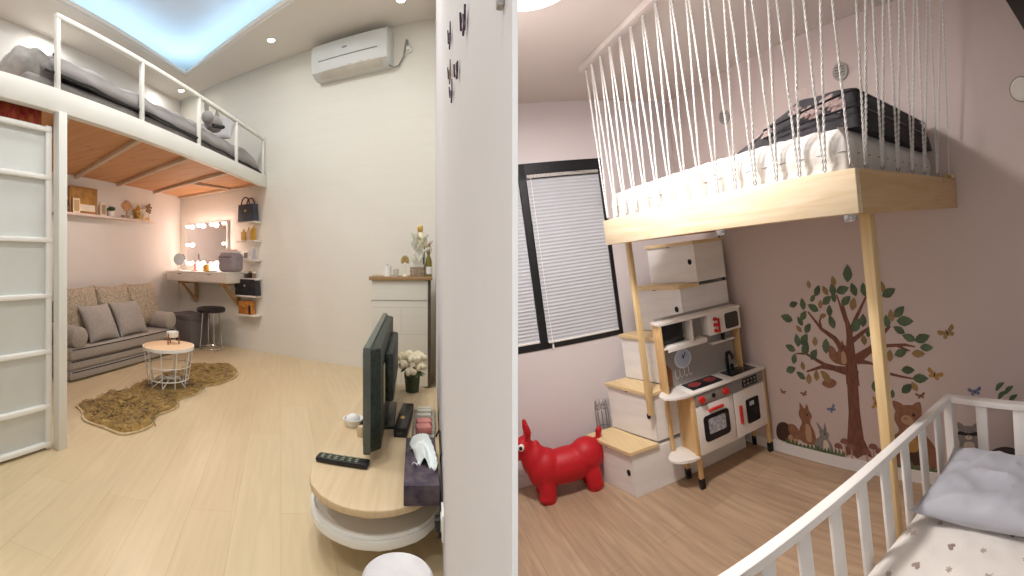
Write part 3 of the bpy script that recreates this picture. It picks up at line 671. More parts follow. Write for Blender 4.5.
t = thing('television', 'flat television seen edge on, standing on the oak console', 'television', (-.262, 2.2, zt))
TVR = math.atan2(.045, 1.08)
pr = Matrix.Rotation(TVR, 3, 'Z')
def tvb(c): return pr @ Vector(c)
MB().box(tvb((-.01, 0, .25)), (.03, 1.1, .42), pr, bev=.007).done('bezel', GREYTV, t)
MB().box(tvb((-.0265, 0, .25)), (.003, 1.05, .37), pr).done('screen', BLK, t)
MB().prism([(.003, -.54), (.042, -.5), (.046, .46), (.003, .54)], .045, .45, Matrix.Rotation(TVR, 4, 'Z'), bev=.008).done('back_cover', SPECK, t)
MB().box(tvb((.062, .02, .27)), (.04, .6, .22), pr, bev=.012).done('connector_box', SPECK, t)
MB().box(tvb((.0, 0, .04)), (.03, .09, .08), pr, bev=.006).done('stand_neck', BLK, t)
MB().box(tvb((.0, .0, .007)), (.16, .36, .014), pr, bev=.005).done('stand_foot', BLK, t)
for y in (-.36, .4): MB().box(tvb((.046, y, .27)), (.004, .06, .16), pr).done('label', mat('yellowed label', 'b4aa86', .7), t)
t = thing('remote_control', 'long black remote control at the console near end', 'remote control', (-.345, 1.655, zt), R(-97))
MB().box((0, 0, .011), (.055, .215, .022), bev=.009).done('body', BLK, t)
for k in range(6):
    for j in (-.015, 0, .015): MB().box((j, -.08 + k * .028, .0225), (.009, .013, .004), bev=.0015).done('button', mat('grey button', '7f8a72', .5), t)
t = thing('tissue_box', 'dark floral tissue box at the wall end of the console', 'tissue box', (-.037, 1.585, zt), R(2))
MB().box((0, 0, .034), (.118, .38, .068), bev=.003).done('carton', TISS, t)
def tis(u, v):
    a = (u - .5) * 2; b = (v - .5)
    return Vector((.008 + a * .042 + .014 * math.sin(v * 5), .02 + b * .2 + .03 * math.sin(u * 4), .07 + .06 * (1 - a * a) * (1 - 1.6 * abs(b)) + .016 * math.sin(a * 6 + b * 11)))
q = MB().grid(tis, 14, 14).done('tissue', mat('tissue paper', 'e9efee', .9), t); q.modifiers.new('s', 'SOLIDIFY').thickness = .0015
t = thing('set_top_box', 'black set top box between television and tissue box', 'electronics', (-.13, 2.1, zt), R(-3))
MB().box((0, 0, .022), (.06, .34, .044), bev=.004).done('case', BLK, t); MB().box((.0, -.171, .022), (.03, .002, .01)).done('display', mat('dark display', '303a36', .2), t)
MB().ball((-.005, -.04, .044), (.013, .016, .005)).done('knob', GOLD, t)
t = thing('cosmetics_box', 'clear plastic box of pink sachets on the console by the wall', 'box', (-.035, 2.1, zt))
MB().box((0, 0, .0035), (.1, .36, .006)).done('base', PERF, t)
for y in (-.12, -.05): MB().box((0, y, .024), (.07, .06, .034), Matrix.Rotation(.2, 3, 'Z'), bev=.008).done('sachet', PINK, t)
for y in (.04, .1, .14): MB().box((0, y, .02), (.07, .03, .028), bev=.004).done('sachet', mat('pale sachet', 'd8d2c4', .4) if y == .04 else bpy.data.materials['pale sachet'], t)
for x in (-.05, .05): MB().box((x, 0, .028), (.002, .36, .05)).done('side', PERF, t)
t = thing('dish', 'small glossy white dish on the room side of the television', 'dish', (-.375, 2.05, zt))
MB().lathe([(.001, 0), (.035, 0), (.05, .035), (.046, .035), (.032, .009), (.001, .009)], n=20).done('bowl', WHT, t)
MB().ball((0, 0, .03), (.034, .034, .026)).done('cotton_ball', mat('cotton wool', 'ecebe8', .95, bump=.3, bscale=60), t)
MB().lathe([(.001, 0), (.02, 0), (.023, .03), (.017, .044), (.001, .046)], n=14).done('pebble', OAK, None, label='little wooden pebble weight beside the television screen', cat='ornament', loc=(-.315, 1.93, zt))
t = thing('flowers', 'bunch of cream roses in a pot behind the television', 'flowers', (-.115, 2.62, zt))
MB().lathe([(.001, 0), (.04, 0), (.05, .11), (.045, .11), (.035, .1), (.001, .1)], n=18).done('pot', mat('dark green pot', '37432c', .5), t)
for k, (x, y, z) in enumerate(((-.05, -.03, .13), (0, -.05, .17), (.05, -.03, .12), (-.02, .03, .18), (.035, .02, .18), (-.01, -.07, .1), (.055, -.01, .17), (-.065, .02, .17))):
    mb = MB()
    for j in range(9):
        a = j * 2.4; r = .004 + .0026 * j
        mb.ball((x + r * math.cos(a), y + r * math.sin(a), z + .04 + .006 - .0018 * j), (.019, .015, .019), Matrix.Rotation(a, 3, 'Z'), n=8)
    mb.done('rose', CREAM, t)
mb = MB()
for k in range(16): a = k * 2.4; mb.ball((.055 * math.cos(a), .055 * math.sin(a), .115 + .012 * (k % 5)), (.028, .014, .004), Matrix.Rotation(a, 3, 'Z') @ Matrix.Rotation(.5, 3, 'Y'), n=8)
mb.done('leaves', LEAF, t)
t = thing('marble_stool', 'small round stool with a white marble top in front of the console', 'stool', (-.085, 1.09, 0))
MB().lathe([(.001, .25), (.084, .25), (.09, .244), (.09, .23), (.084, .225), (.001, .225)], n=40).done('top', MARB, t)
MB().lathe([(.001, 0), (.06, 0), (.06, .01), (.02, .03), (.018, .21), (.05, .225), (.001, .225)], n=24).done('pedestal', WHT, t)
t = thing('wall_socket', 'white wall socket low on the right wall beside the console', 'socket', (XR, 1.33, .24))
MB().box((-.004, 0, 0), (.008, .08, .08), bev=.003).done('plate', WHT, t); MB().box((-.009, 0, 0), (.003, .04, .04), bev=.001).done('insert', WHT, t)
t = thing('power_plug', 'black plug in the wall socket beside the tissue box', 'plug', (XR - .012, 1.33, .235))
MB().box((-.006, 0, 0), (.022, .035, .04), bev=.006).done('body', BLK, t); MB().cyl((-.004, 0, -.018), (-.004, 0, -.045), .005).done('cord_grip', BLK, t)
MB().tube([(XR - .012, 1.33, .19), (XR - .006, 1.42, .24), (XR - .006, 1.55, .33), (XR - .005, 1.5, .37), (XR - .006, 1.66, .39), (XR - .008, 1.72, .37), (XR - .02, 1.73, .34)], .0035, 6).done('power_cable', BLK, None, label='thin black cable zigzagging up the right wall beside the tissue box', cat='cable')

# butterflies and a switch on the right wall
BUT = [mat('dark plum wing', '4a2d45', .5), mat('dark ochre wing', '6a4a25', .5)]
def butterfly(loc, s, lab, mi, tilt=0):
    s *= KR * .85; loc = (XR - .003, loc[1] * KR, 1.05 + (loc[2] - 1.05) * KR)
    t = thing('butterfly_decal', lab, 'wall decoration', loc, 0, 'dark butterflies on the right wall')
    for sg in (-1, 1):
        M = Matrix.Rotation(sg * R(4), 4, 'Z') @ Matrix(((0, 0, 1, 0), (1, 0, 0, 0), (0, 1, 0, 0), (0, 0, 0, 1)))
        M = RX(tilt) @ M
        MB().prism([(0, -.02 * s), (sg * .5 * s, -.5 * s), (sg * .62 * s, -.3 * s), (sg * .4 * s, .02 * s), (sg * .75 * s, .3 * s), (sg * .7 * s, .62 * s), (sg * .3 * s, .5 * s), (0, .1 * s)][::sg], -.0012, .0012, M).done('wing', BUT[mi], t, smooth=False)
    MB().tube([Vector(RX(tilt) @ Vector((-.004, 0, -.4 * s))), Vector(RX(tilt) @ Vector((-.005, 0, .45 * s)))], .0014, 6).done('body', BUT[0], t)
    return t
butterfly((XR - .004, .65, 1.41), .035, 'dark butterfly nearest the camera on the right wall', 0, 12)
butterfly((XR - .004, 1.13, 1.635), .05, 'highest dark butterfly near the far corner of the right wall', 0)
butterfly((XR - .004, 1.13, 1.54), .045, 'ochre winged butterfly lowest left in the group on the right wall', 1, -8)
butterfly((XR - .004, .83, 1.415), .032, 'small dark butterfly right of the ochre one on the right wall', 0, 20)
butterfly((XR - .004, 1.04, 1.455), .04, 'lowest dark reddish butterfly of the group on the right wall', 0, -14)
t = thing('wall_bracket', 'grey wall bracket near the picture top on the right wall', 'bracket', (XR, .322 * KR, 1.05 + .205 * KR))
MB().box((-.002, 0, 0), (.004, .007, .02), bev=.001).done('plate', mat('bracket grey', '9b9793', .4, .3), t); MB().box((-.005, .0, .002), (.006, .004, .01), bev=.001).done('clip', mat('bracket dark grey', '77726f', .4, .3), t)
# ================================================================== ROOM WITH THE PINE LOFT BED
ROOM[0] = TB
LV='-1.283,1.231,-1.273,1.324,g;-1.381,1.204,-1.386,1.260,o;-1.568,1.190,-1.572,1.234,o;-1.436,1.147,-1.464,1.198,o;-1.527,1.142,-1.493,1.202,g;-1.392,1.144,-1.398,1.215,g;-1.364,1.164,-1.285,1.189,g;-1.236,1.143,-1.257,1.214,g;-1.567,1.103,-1.536,1.142,g;-1.501,1.059,-1.495,1.108,o;-1.475,1.088,-1.417,1.134,g;-1.390,1.102,-1.395,1.160,g;-1.337,1.086,-1.278,1.134,g;-1.270,1.054,-1.248,1.124,o;-1.741,1.070,-1.679,1.089,g;-1.632,1.048,-1.637,1.118,g;-1.523,1.043,-1.590,1.077,g;-1.437,1.013,-1.430,1.077,g;-1.509,1.002,-1.464,1.017,o;-1.739,0.972,-1.822,0.994,g;-1.656,0.941,-1.687,0.993,g;-1.670,0.896,-1.705,0.933,o;-1.637,0.896,-1.594,0.951,g;-1.660,0.979,-1.617,1.034,g;-1.414,0.935,-1.436,1.009,g;-1.708,0.796,-1.714,0.873,g;-1.679,0.811,-1.628,0.877,g;-1.573,0.809,-1.566,0.865,o;-1.742,0.763,-1.811,0.791,g;-1.673,0.743,-1.631,0.820,g;-1.492,0.769,-1.482,0.855,g;-1.613,0.717,-1.566,0.779,g;-1.765,0.672,-1.743,0.737,g;-1.830,0.608,-1.758,0.637,g;-1.687,0.635,-1.692,0.686,o;-1.685,0.573,-1.743,0.611,g;-1.655,0.544,-1.647,0.608,o;-1.590,0.575,-1.582,0.638,o;-1.279,0.922,-1.226,0.994,g;-1.206,0.953,-1.198,1.024,g;-1.179,0.890,-1.162,0.947,g;-1.206,0.839,-1.212,0.900,o;-1.173,1.141,-1.180,1.214,g;-1.054,1.139,-0.979,1.177,g;-1.104,1.071,-1.074,1.132,g;-1.052,1.164,-1.058,1.222,o;-0.987,1.017,-0.933,1.073,g;-1.010,0.991,-1.016,1.054,o;-0.975,0.989,-0.884,0.990,g;-1.042,0.953,-1.048,1.021,g;-0.943,0.920,-1.002,0.953,g;-0.880,0.880,-0.949,0.904,g;-0.873,0.875,-0.792,0.904,g;-0.846,0.835,-0.777,0.837,g;-0.899,0.797,-0.828,0.799,o;-1.008,0.785,-0.938,0.812,g;-1.049,0.746,-1.042,0.811,o;-0.973,0.694,-0.900,0.698,g;-0.907,0.647,-0.822,0.651,g;-0.891,0.573,-0.918,0.623,o;-0.984,0.558,-0.924,0.607,g;-1.169,0.548,-1.163,0.611,g;-1.053,0.518,-1.048,0.566,g'
BR= [[(-1.358, 0.61, 0.057), (-1.316, 0.786, 0.0532), (-1.303, 0.884, 0.0342), (-1.311, 0.957, 0.0266), (-1.322, 1.004, 0.019), (-1.336, 1.1, 0.0114)], [(-1.307, 0.896, 0.0228), (-1.254, 0.994, 0.0171), (-1.166, 1.136, 0.0076)], [(-1.322, 0.98, 0.019), (-1.348, 1.064, 0.0114), (-1.371, 1.148, 0.0057)], [(-1.348, 0.772, 0.0304), (-1.418, 0.866, 0.0228), (-1.511, 0.924, 0.0152), (-1.601, 1.033, 0.0076)], [(-1.511, 0.924, 0.0152), (-1.517, 0.973, 0.0095), (-1.494, 1.017, 0.0057)], [(-1.358, 0.66, 0.038), (-1.427, 0.666, 0.0266), (-1.511, 0.684, 0.019), (-1.653, 0.748, 0.0114), (-1.733, 0.741, 0.0057)], [(-1.427, 0.664, 0.019), (-1.542, 0.668, 0.0152), (-1.663, 0.624, 0.0076)], [(-1.292, 0.734, 0.038), (-1.168, 0.815, 0.0228), (-1.028, 0.96, 0.0114)], [(-1.302, 0.848, 0.0228), (-1.215, 0.912, 0.0152), (-1.127, 0.967, 0.0076)], [(-1.282, 0.728, 0.038), (-1.183, 0.795, 0.0228), (-1.077, 0.836, 0.0152), (-0.942, 0.848, 0.0114), (-0.881, 0.838, 0.0057)], [(-1.255, 0.73, 0.0228), (-1.178, 0.723, 0.0114), (-1.148, 0.711, 0.0076)], [(-1.056, 0.665, 0.0114), (-0.984, 0.653, 0.0095), (-0.907, 0.644, 0.0057)], [(-0.991, 0.839, 0.0114), (-0.916, 0.812, 0.0057)]]
TR= [(-1.444, 0.072), (-1.404, 0.173), (-1.369, 0.383), (-1.358, 0.61), (-1.361, 0.66), (-1.267, 0.668), (-1.281, 0.593), (-1.286, 0.394), (-1.277, 0.22), (-1.227, 0.107), (-1.288, 0.116), (-1.338, 0.082), (-1.378, 0.105)]
S8, C8 = math.sin(R(8)), math.cos(R(8)); W8 = R(8)
def sd(s, d, z): return (C8 * s - S8 * d, S8 * s + C8 * d, z)      # s along the mural wall, d towards it
TD, XW = 2.25, -3.05
def ytree(x): return (TD + S8 * x) / C8
W2 = mat('dusty pink wall paint', 'd6c7c2', .8, var=.015, scale=1.2, bump=.03, bscale=40)
W2b = mat('pale mauve wall paint', 'dcd4d4', .8, var=.015, scale=1.2, bump=.03, bscale=40)
CE2 = mat('plain ceiling paint', 'd6ccc6', .85, var=.01, scale=1)
FL2 = planks('oak floor boards', 'bca084', 'ae9276', '8c7259', 1.4, .19, -W8, .42, .0012, .5, .06)
BASE = mat('white baseboard', 'eceae8', .45, var=.02)
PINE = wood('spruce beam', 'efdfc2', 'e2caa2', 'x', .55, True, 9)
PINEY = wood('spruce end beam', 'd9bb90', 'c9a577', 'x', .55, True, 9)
PINEP = wood('spruce post', 'ecd3a0', 'dfc08a', 'z', .5, False, 9)
BIR2 = wood('birch lid', 'ead2a6', 'dcc08e', 'x', .5, False, 7)
STEPW = mat('whitewashed step box', 'ece9e5', .6, var=.04, scale=3, stretch=(1, 1, 6))
BLACKF = mat('black window frame', '17171a', .4, var=.1)
SLAT = planks('pleated blind', 'cfd2d6', 'cbced2', 'a6aab2', 6, .026, 0, .7, .003, .02, .4)
QUILT = mat('white quilted cotton', 'dad6d0', .9, var=.03, scale=8, bump=.12, bscale=60)
ROPE = mat('white cotton rope', 'dddbd8', .85, var=.06, scale=60, bump=.2, bscale=200)
STEEL = mat('steel hook', '8a8784', .35, .9)
KW = mat('toy kitchen white', 'ebe6df', .45, var=.02)
KG = mat('toy kitchen grey', '8d8a85', .5, var=.05)
KBK = mat('toy kitchen black', '17171c', .25, var=.1)
KRED = mat('toy kitchen red', 'cc2b26', .4, var=.08)
KBIR = wood('toy kitchen birch', 'e0bd88', 'd2ab74', 'z', .5, False, 7)
REDR = mat('red rubber', 'bd1622', .5, var=.06, scale=3, spec=.4)
CRIBW = mat('white crib paint', 'efece8', .45, var=.02, scale=4)
SHEET = mat('white cotton sheet', 'e6e0d9', .9, var=.03, scale=6, bump=.1, bscale=50)
PILG = mat('blue grey satin', 'b4b6c0', .55, var=.04, scale=5, bump=.05, bscale=30, sheen=.3)
PRINT = mat('taupe print', 'a08d84', .9, var=.15)
FLOR = mat('dark floral blanket', '3b383c', .9, var=.3, scale=9, bump=.15, bscale=60)

struct('floor', MB().prism([(XW - .1, -.12), (-.34, -.02), (-.3, -.6), (1.4, -.6), (1.4, ytree(1.4) + .05), (XW - .1, ytree(XW) + .05)], -.1, 0), FL2)
struct('ceiling', MB().prism([(XW - .1, .2), (-.34, .31), (1.4, .42), (1.4, ytree(1.4) + .05), (XW - .1, ytree(XW) + .05)], 2.72, 2.82), CE2)
struct('wall_back', MB().prism([(XW - .1, ytree(XW - .1)), (1.4, ytree(1.4)), (1.4, ytree(1.4) + .1), (XW - .1, ytree(XW - .1) + .1)], 0, 2.72), W2)
# window wall with its opening
wy0, wy1, wz0, wz1 = .23, 1.205, .935, 2.28
mb = MB()
for a, b, c, d in ((wy1, ytree(XW), 0, 2.72), (wy0, wy1, 0, wz0), (wy0, wy1, wz1, 2.72)):
    mb.box((XW - .05, (a + b) / 2, (c + d) / 2), (.1, b - a, d - c))
mb.prism([(.23, 0), (.23, 2.72), (.175, 2.72), (-.165, 0)], XW - .1, XW, Matrix(((0, 0, 1, 0), (1, 0, 0, 0), (0, 1, 0, 0), (0, 0, 0, 1))))
struct('wall_left', mb, W2b)
struct('baseboard_back', MB().prism([(XW + .0, ytree(XW) - .0), (1.4, ytree(1.4)), (1.4, ytree(1.4) - .015), (XW, ytree(XW) - .015)], 0, .075), BASE)
struct('baseboard_left', MB().box((XW + .007, .95, .031), (.014, 1.75, .062)), BASE)
t = thing('window_1', None, None, (XW, (wy0 + wy1) / 2, wz0)); t['kind'] = 'structure'
yc = (wy0 + wy1) / 2; H = wz1 - wz0
mb = MB()
mb.box((-.03, 0, H - .055), (.07, wy1 - wy0, .115)); mb.box((-.03, 0, .022), (.07, wy1 - wy0, .045))
mb.box((-.03, wy1 - yc - .014, H / 2), (.07, .028, H)); mb.box((-.03, wy0 - yc + .014, H / 2), (.07, .028, H)); mb.box((-.03, .588 - yc, H / 2), (.07, .05, H))
mb.done('window_frame', BLACKF, t, False)
MB().box((-.07, 0, H / 2), (.006, wy1 - wy0, H)).done('pane', mat('dark night glass', '0c0e12', .05), t)
for (a, b, zb, lab) in ((.62, 1.175, .045, 'white pleated blind on the right window half'), (.262, .558, .06, 'white pleated blind on the left window half beside the white divider')):
    b_ = thing('window_blind', lab, 'blind', (XW, (a + b) / 2, wz0), group='pleated blinds in the black window')
    mb = MB(); n = 46; pts = []
    zt_ = H - .105
    poly = []
    for k in range(n * 2 + 1): poly.append(((-.0085 if k % 2 else -.0045), zb + (zt_ - zb) * k / (2 * n)))
    prof = poly + [(x - .004, z) for x, z in poly[::-1]]
    M = Matrix(((1, 0, 0, 0), (0, 0, 1, 0), (0, 1, 0, 0), (0, 0, 0, 1)))
    mb.prism(prof, -(b - a) / 2, (b - a) / 2, M); mb.done('slats', mat('blind fabric', 'c3c6cc', .8, var=.02), b_, False)
    MB().box((-.006, 0, zt_ + .012), (.022, b - a, .03), bev=.003).done('head_rail', KW, b_); MB().box((-.006, 0, zb - .004), (.022, b - a, .014), bev=.003).done('bottom_rail', KW, b_)
    MB().tube([(.008, -(b - a) / 2 + .03, zt_), (.008, -(b - a) / 2 + .03, zb - .02)], .0025, 6).done('cord', KW, b_)
    MB().cyl((.008, -(b - a) / 2 + .03, zb - .02), (.008, -(b - a) / 2 + .03, zb - .055), .006, .009).done('cord_pull', KW, b_)

# ---------------------------------------------------------------- pine loft bed
s0, s1, dA = -2.30, -.653, 1.265
t = thing('loft_bed', 'pale spruce loft bed hung in the corner on two square posts', 'loft bed', sd(s0, dA, 0), W8)
L = s1 - s0; D = TD - dA - .002; FL = .085      # the end beam runs a little out of square to the wall
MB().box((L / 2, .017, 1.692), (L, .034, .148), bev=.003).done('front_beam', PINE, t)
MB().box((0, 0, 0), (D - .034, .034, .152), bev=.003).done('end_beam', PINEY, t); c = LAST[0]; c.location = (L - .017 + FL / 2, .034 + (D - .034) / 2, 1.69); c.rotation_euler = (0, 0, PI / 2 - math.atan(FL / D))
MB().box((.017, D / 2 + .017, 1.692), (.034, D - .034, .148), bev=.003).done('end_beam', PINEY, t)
MB().box((L / 2, D / 2 + .017, 1.655), (L - .07, D - .05, .02)).done('base_board', mat('plywood base', 'd8c6a6', .6), t)
MB().box((L / 2, .06, 1.634), (L - .08, .045, .035), bev=.002).done('ledger', PINEP, t)
MB().box((L - .03 + FL, D - .03, 1.78), (.06, .04, .025), bev=.003).done('corner_block', PINEP, t)
Minv = (Matrix.Translation(sd(s0, dA, 0)) @ RZ(8)).inverted()
def lpost(x, y, z0, z1, w):
    p = Minv @ Vector((x, y, 0)); MB().box((p.x, p.y, (z0 + z1) / 2), (w, w, z1 - z0), -W8 * 0, bev=.003).done('post', PINEP, t)
lpost(-.952, 1.395, 0, 1.62, .047); lpost(-2.495, 1.1, .5, 1.62, .032)
for s in (-1.36, -.72):
    k = thing('puck_light', 'small round spotlight under the bed beam near the %s' % ('toy kitchen' if s < -1 else 'right post'), 'light', sd(s, 1.325, 1.616 if 0 else 1.6155), W8, 'spotlights under the pine loft bed')
    MB().lathe([(.001, -.022), (.022, -.022), (.025, -.018), (.025, .0), (.001, .0)], n=22).done('housing', CHROME, k); MB().lathe([(.001, -.0235), (.017, -.0235), (.017, -.0222), (.001, -.0222)], n=18).done('lens', mat('frosted lens', 'e9ecf2', .2), k)
# mattress and blanket
t = thing('loft_bed_mattress', 'white quilted mattress on the spruce loft bed behind the ropes', 'mattress', sd(s0, dA, 1.667), W8)
mb = MB(); mx0, mx1, my0, my1, mh = .05, L - .05, .045, D - .02, .25
def mside(u, v):
    # outline walks round the mattress; quilting puffs between stitched ribs
    per = [(mx0, my0), (mx1, my0), (mx1, my1), (mx0, my1)]
    a = u * 4; i = int(a) % 4; f = a - int(a)
    if u >= 1: i, f = 0, 0
    p = Vector(per[i]).lerp(Vector(per[(i + 1) % 4]), f); n = (Vector((0, -1)), Vector((1, 0)), Vector((0, 1)), Vector((-1, 0)))[i]
    ln = (mx1 - mx0) if i % 2 == 0 else (my1 - my0)
    ribs = abs(math.sin(f * ln / .085 * PI / 1)); rows = abs(math.sin(v * PI * 2.0))
    puff = .010 * (ribs ** .5) * (rows ** .5)
    rnd = .03 * (1 - (1 - abs(2 * v - 1) ** 4))
    q = p + n * (puff - rnd * 1.0)
    return Vector((q.x, q.y, v * mh))
mb.grid(mside, 400, 14)
g = lambda u, v: Vector((mx0 + .03 + (mx1 - mx0 - .06) * u, my0 + .03 + (my1 - my0 - .06) * v, mh + .012 * math.sqrt(abs(math.sin(u * PI * 18) * math.sin(v * PI * 10))) * min(1, 8 * u * (1 - u) * 2) * 1))
mb.grid(g, 72, 40)
mb.done('cover', QUILT, t, ang=80)
for z in (.085, .165):
    MB().tube([(mx0 + .0, my0 - .004, z), (mx1 + .004, my0 - .004, z), (mx1 + .004, my1, z)], .003, 6).done('seam', mat('grey seam cord', 'a9a29c', .9), t)
t = thing('floral_blanket', 'dark grey floral blanket folded on the white loft mattress', 'blanket', sd(-.9, 1.8, 1.92), W8)
mb = MB()
def bl(u, v):
    x = -.38 + .6 * u; y = -.42 + .84 * v
    tt = min(1, u * 1.9); top = .03 + .135 * tt ** .8 + .012 * noise.noise(Vector((x * 9, y * 9, 2)))
    e = min(1, 12 * min(v, 1 - v, (1 - u)) ) ** .5
    return Vector((x, y, top * e))
mb.grid(bl, 40, 40); mb.grid(lambda u, v: Vector((-.38 + .6 * u, -.42 + .84 * v, 0)), 2, 2)
mb.done('blanket', FLOR, t, ang=80)
for k in range(15):
    u = random.uniform(.15, .9); v = random.choice((random.uniform(.02, .05), random.uniform(.1, .9)));  p = bl(u, v)
    n = (bl(min(1, u + .02), v) - p).cross(bl(u, min(1, v + .02)) - p).normalized()
    q = n.to_track_quat('Z', 'Y').to_matrix()
    mb = MB()
    for j in range(5): mb.ball(p + q @ Vector((.018 * math.cos(j * 1.26), .018 * math.sin(j * 1.26), .001)), (.016, .011, .003), q @ Matrix.Rotation(j * 1.26, 3, 'Z'), n=8)
    mb.done('flower', mat('blush blossom', '9c8783', .9, var=.2) if k == 0 else bpy.data.materials['blush blossom'], t)
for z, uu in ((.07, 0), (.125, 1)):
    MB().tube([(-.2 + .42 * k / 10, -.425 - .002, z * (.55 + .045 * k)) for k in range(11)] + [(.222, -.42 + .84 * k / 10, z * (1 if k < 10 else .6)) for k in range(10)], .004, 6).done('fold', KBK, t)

# ---------------------------------------------------------------- rope screen above the beam
t = thing('rope_screen', 'screen of white ropes zigzagging from ceiling bar to bed beam', 'rope screen', sd(s0, dA, 0), W8)
zb, zt = 1.778, 2.69
MB().box((L / 2 - .04, .017, 2.703), (L + .0, .05, .034), bev=.003).done('ceiling_bar', mat('painted bar', 'd8cec8', .6), t)
MB().prism([(L - .042 + .06, .05), (L + .008 + .06, .05), (L + .008 + .06 + FL, D), (L - .042 + .06 + FL, D)], 2.686, 2.72).done('ceiling_bar', bpy.data.materials['painted bar'], t)
def rope(a, b):
    a = Vector(a); b = Vector(b); d = b - a; n = int(d.length / .0055); q = d.to_track_quat('Z', 'Y'); mb = MB()
    for ph in (0, PI):
        mb.tube([a + d * (k / n) + q @ Vector((.0026 * math.cos(ph + k * .85), .0026 * math.sin(ph + k * .85), 0)) for k in range(n + 1)], .0029, 5)
    mb.done('rope', ROPE, t)
def hook(p, up):
    p = Vector(p); mb = MB(); z = 1 if up else -1
    mb.tube([p + Vector((.007 * math.cos(a), 0, z * (.0 + .007 * math.sin(a)))) for a in [R(-60) + R(280) * k / 10 for k in range(11)]], .0022, 5); mb.cyl(p + Vector((0, 0, -z * .005)), p + Vector((0, 0, -z * .02)), .002, n=6); mb.done('hook', STEEL, t)
nb = 16; bx = [.035 + (L - .055) * k / (nb - 1) for k in range(nb)]; tx = [x + .048 + .0025 * k for k, x in enumerate(bx[:-1])]
for k in range(nb): hook((bx[k], .017, zb), True)
for k in range(nb - 1):
    hook((tx[k], .017, zt), False)
    rope((tx[k] - .004, .017, zt - .006), (bx[k] + .004, .017, zb + .004)); rope((tx[k] + .004, .017, zt - .006), (bx[k + 1] - .004, .017, zb + .004))
by = [.1, .22, .345, .48, .61, .76, .93]; tyy = [(a + b) / 2 for a, b in zip(by, by[1:])]
lo = lambda y: L - .017 + FL * y / D
hi = lambda y: L + .043 + FL * y / D
for y in by: hook((lo(y), y, zb + .002), True)
for k, y in enumerate(tyy):
    hook((hi(y), y, zt), False)
    rope((hi(y), y - .004, zt - .006), (lo(by[k]), by[k] + .004, zb + .006)); rope((hi(y), y + .004, zt - .006), (lo(by[k + 1]), by[k + 1] - .004, zb + .006))
rope((hi(.06), .06, zt - .006), (lo(by[0]), by[0] - .004, zb + .006)); hook((hi(.06), .06, zt), False)
rope((bx[0] - .03 , .017, zt - .006), (bx[0] - .004, .017, zb + .004)); hook((bx[0] - .03, .017, zt), False)

# ---------------------------------------------------------------- staircase of storage boxes
XS = -2.513
yf = [.94, 1.13, 1.285, 1.44, 1.59]; zz = [0, .305, .635, .96, 1.285, 1.575]
who = ['lowest storage box step of the white staircase, beside the red donkey', 'second storage box step up, below the window corner', 'third storage box step up, partly behind the bed post',
       'fourth storage box step up, just above the toy kitchen', 'topmost storage box step, right under the bed beam']
for k in range(5):
    t = thing('storage_step', who[k], 'step', (XS, yf[k], zz[k]), 0, 'storage box steps of the staircase')
    y1 = ytree(XS) - yf[k] - .02; yl = ytree(XS + -.43) - yf[k] - .02
    xl = -.43; sl = .34
    h = zz[k + 1] - zz[k]
    y1 = min(y1, 1.835 - yf[k])
    MB().prism([(0, 0), (0, y1), (xl, max(y1, yl)), (xl, xl * sl)], .001, h - .024, bev=.002).done('body', STEPW, t, False)
    de = (yf[k + 1] - yf[k] + .0) if k < 4 else .24
    MB().prism([(.016, -.016), (.016, de - .002), (xl, de - .002 + xl * sl), (xl, xl * sl - .018)], h - .024, h, bev=.003).done('lid', BIR2, t, False)
    if k < 4: pass
    MB().prism(ell(0, 0, .016, .02, 18), 0, .004, Matrix.Translation((-.045, -.045 * sl - .002, h * .5)) @ RZ(18.8) @ RX(90)).done('finger_hole', mat('dark hole', '1c1613', .9) if k == 0 else bpy.data.materials['dark hole'], t)
    MB().box((-.02 - .2, 0, h - .027), (.02, .02, .004)).done('hinge', STEEL, t); LAST[0].location = (0, (-.22) * sl - .01, 0)
t = thing('wire_basket', 'tall grey wire basket between the staircase and the window wall', 'basket', (-2.99, .93, 0))
for k in range(10):
    a = 2 * PI * k / 10; MB().tube([(.045 * math.cos(a), .045 * math.sin(a), 0.004), (.05 * math.cos(a + .3), .05 * math.sin(a + .3), .42), (.04 * math.cos(a + .6), .04 * math.sin(a + .6), .5)], .002, 5).done('wire', STEEL, t)
for z in (.004, .15, .3, .45): MB().tube([(.047 * math.cos(2 * PI * k / 20), .047 * math.sin(2 * PI * k / 20), z) for k in range(20)], .0025, 5, True).done('wire_ring', STEEL, t)
MB().tube([sd(-2.345, TD - .006, 1.05), sd(-2.34, TD - .006, 1.35), sd(-2.335, TD - .006, 1.6)], .006, 6).done('wall_line', BLACKF, None, label='thin black line running up the mural wall beside the top step', cat='cable')  # thin black line set on the wall beside the top step

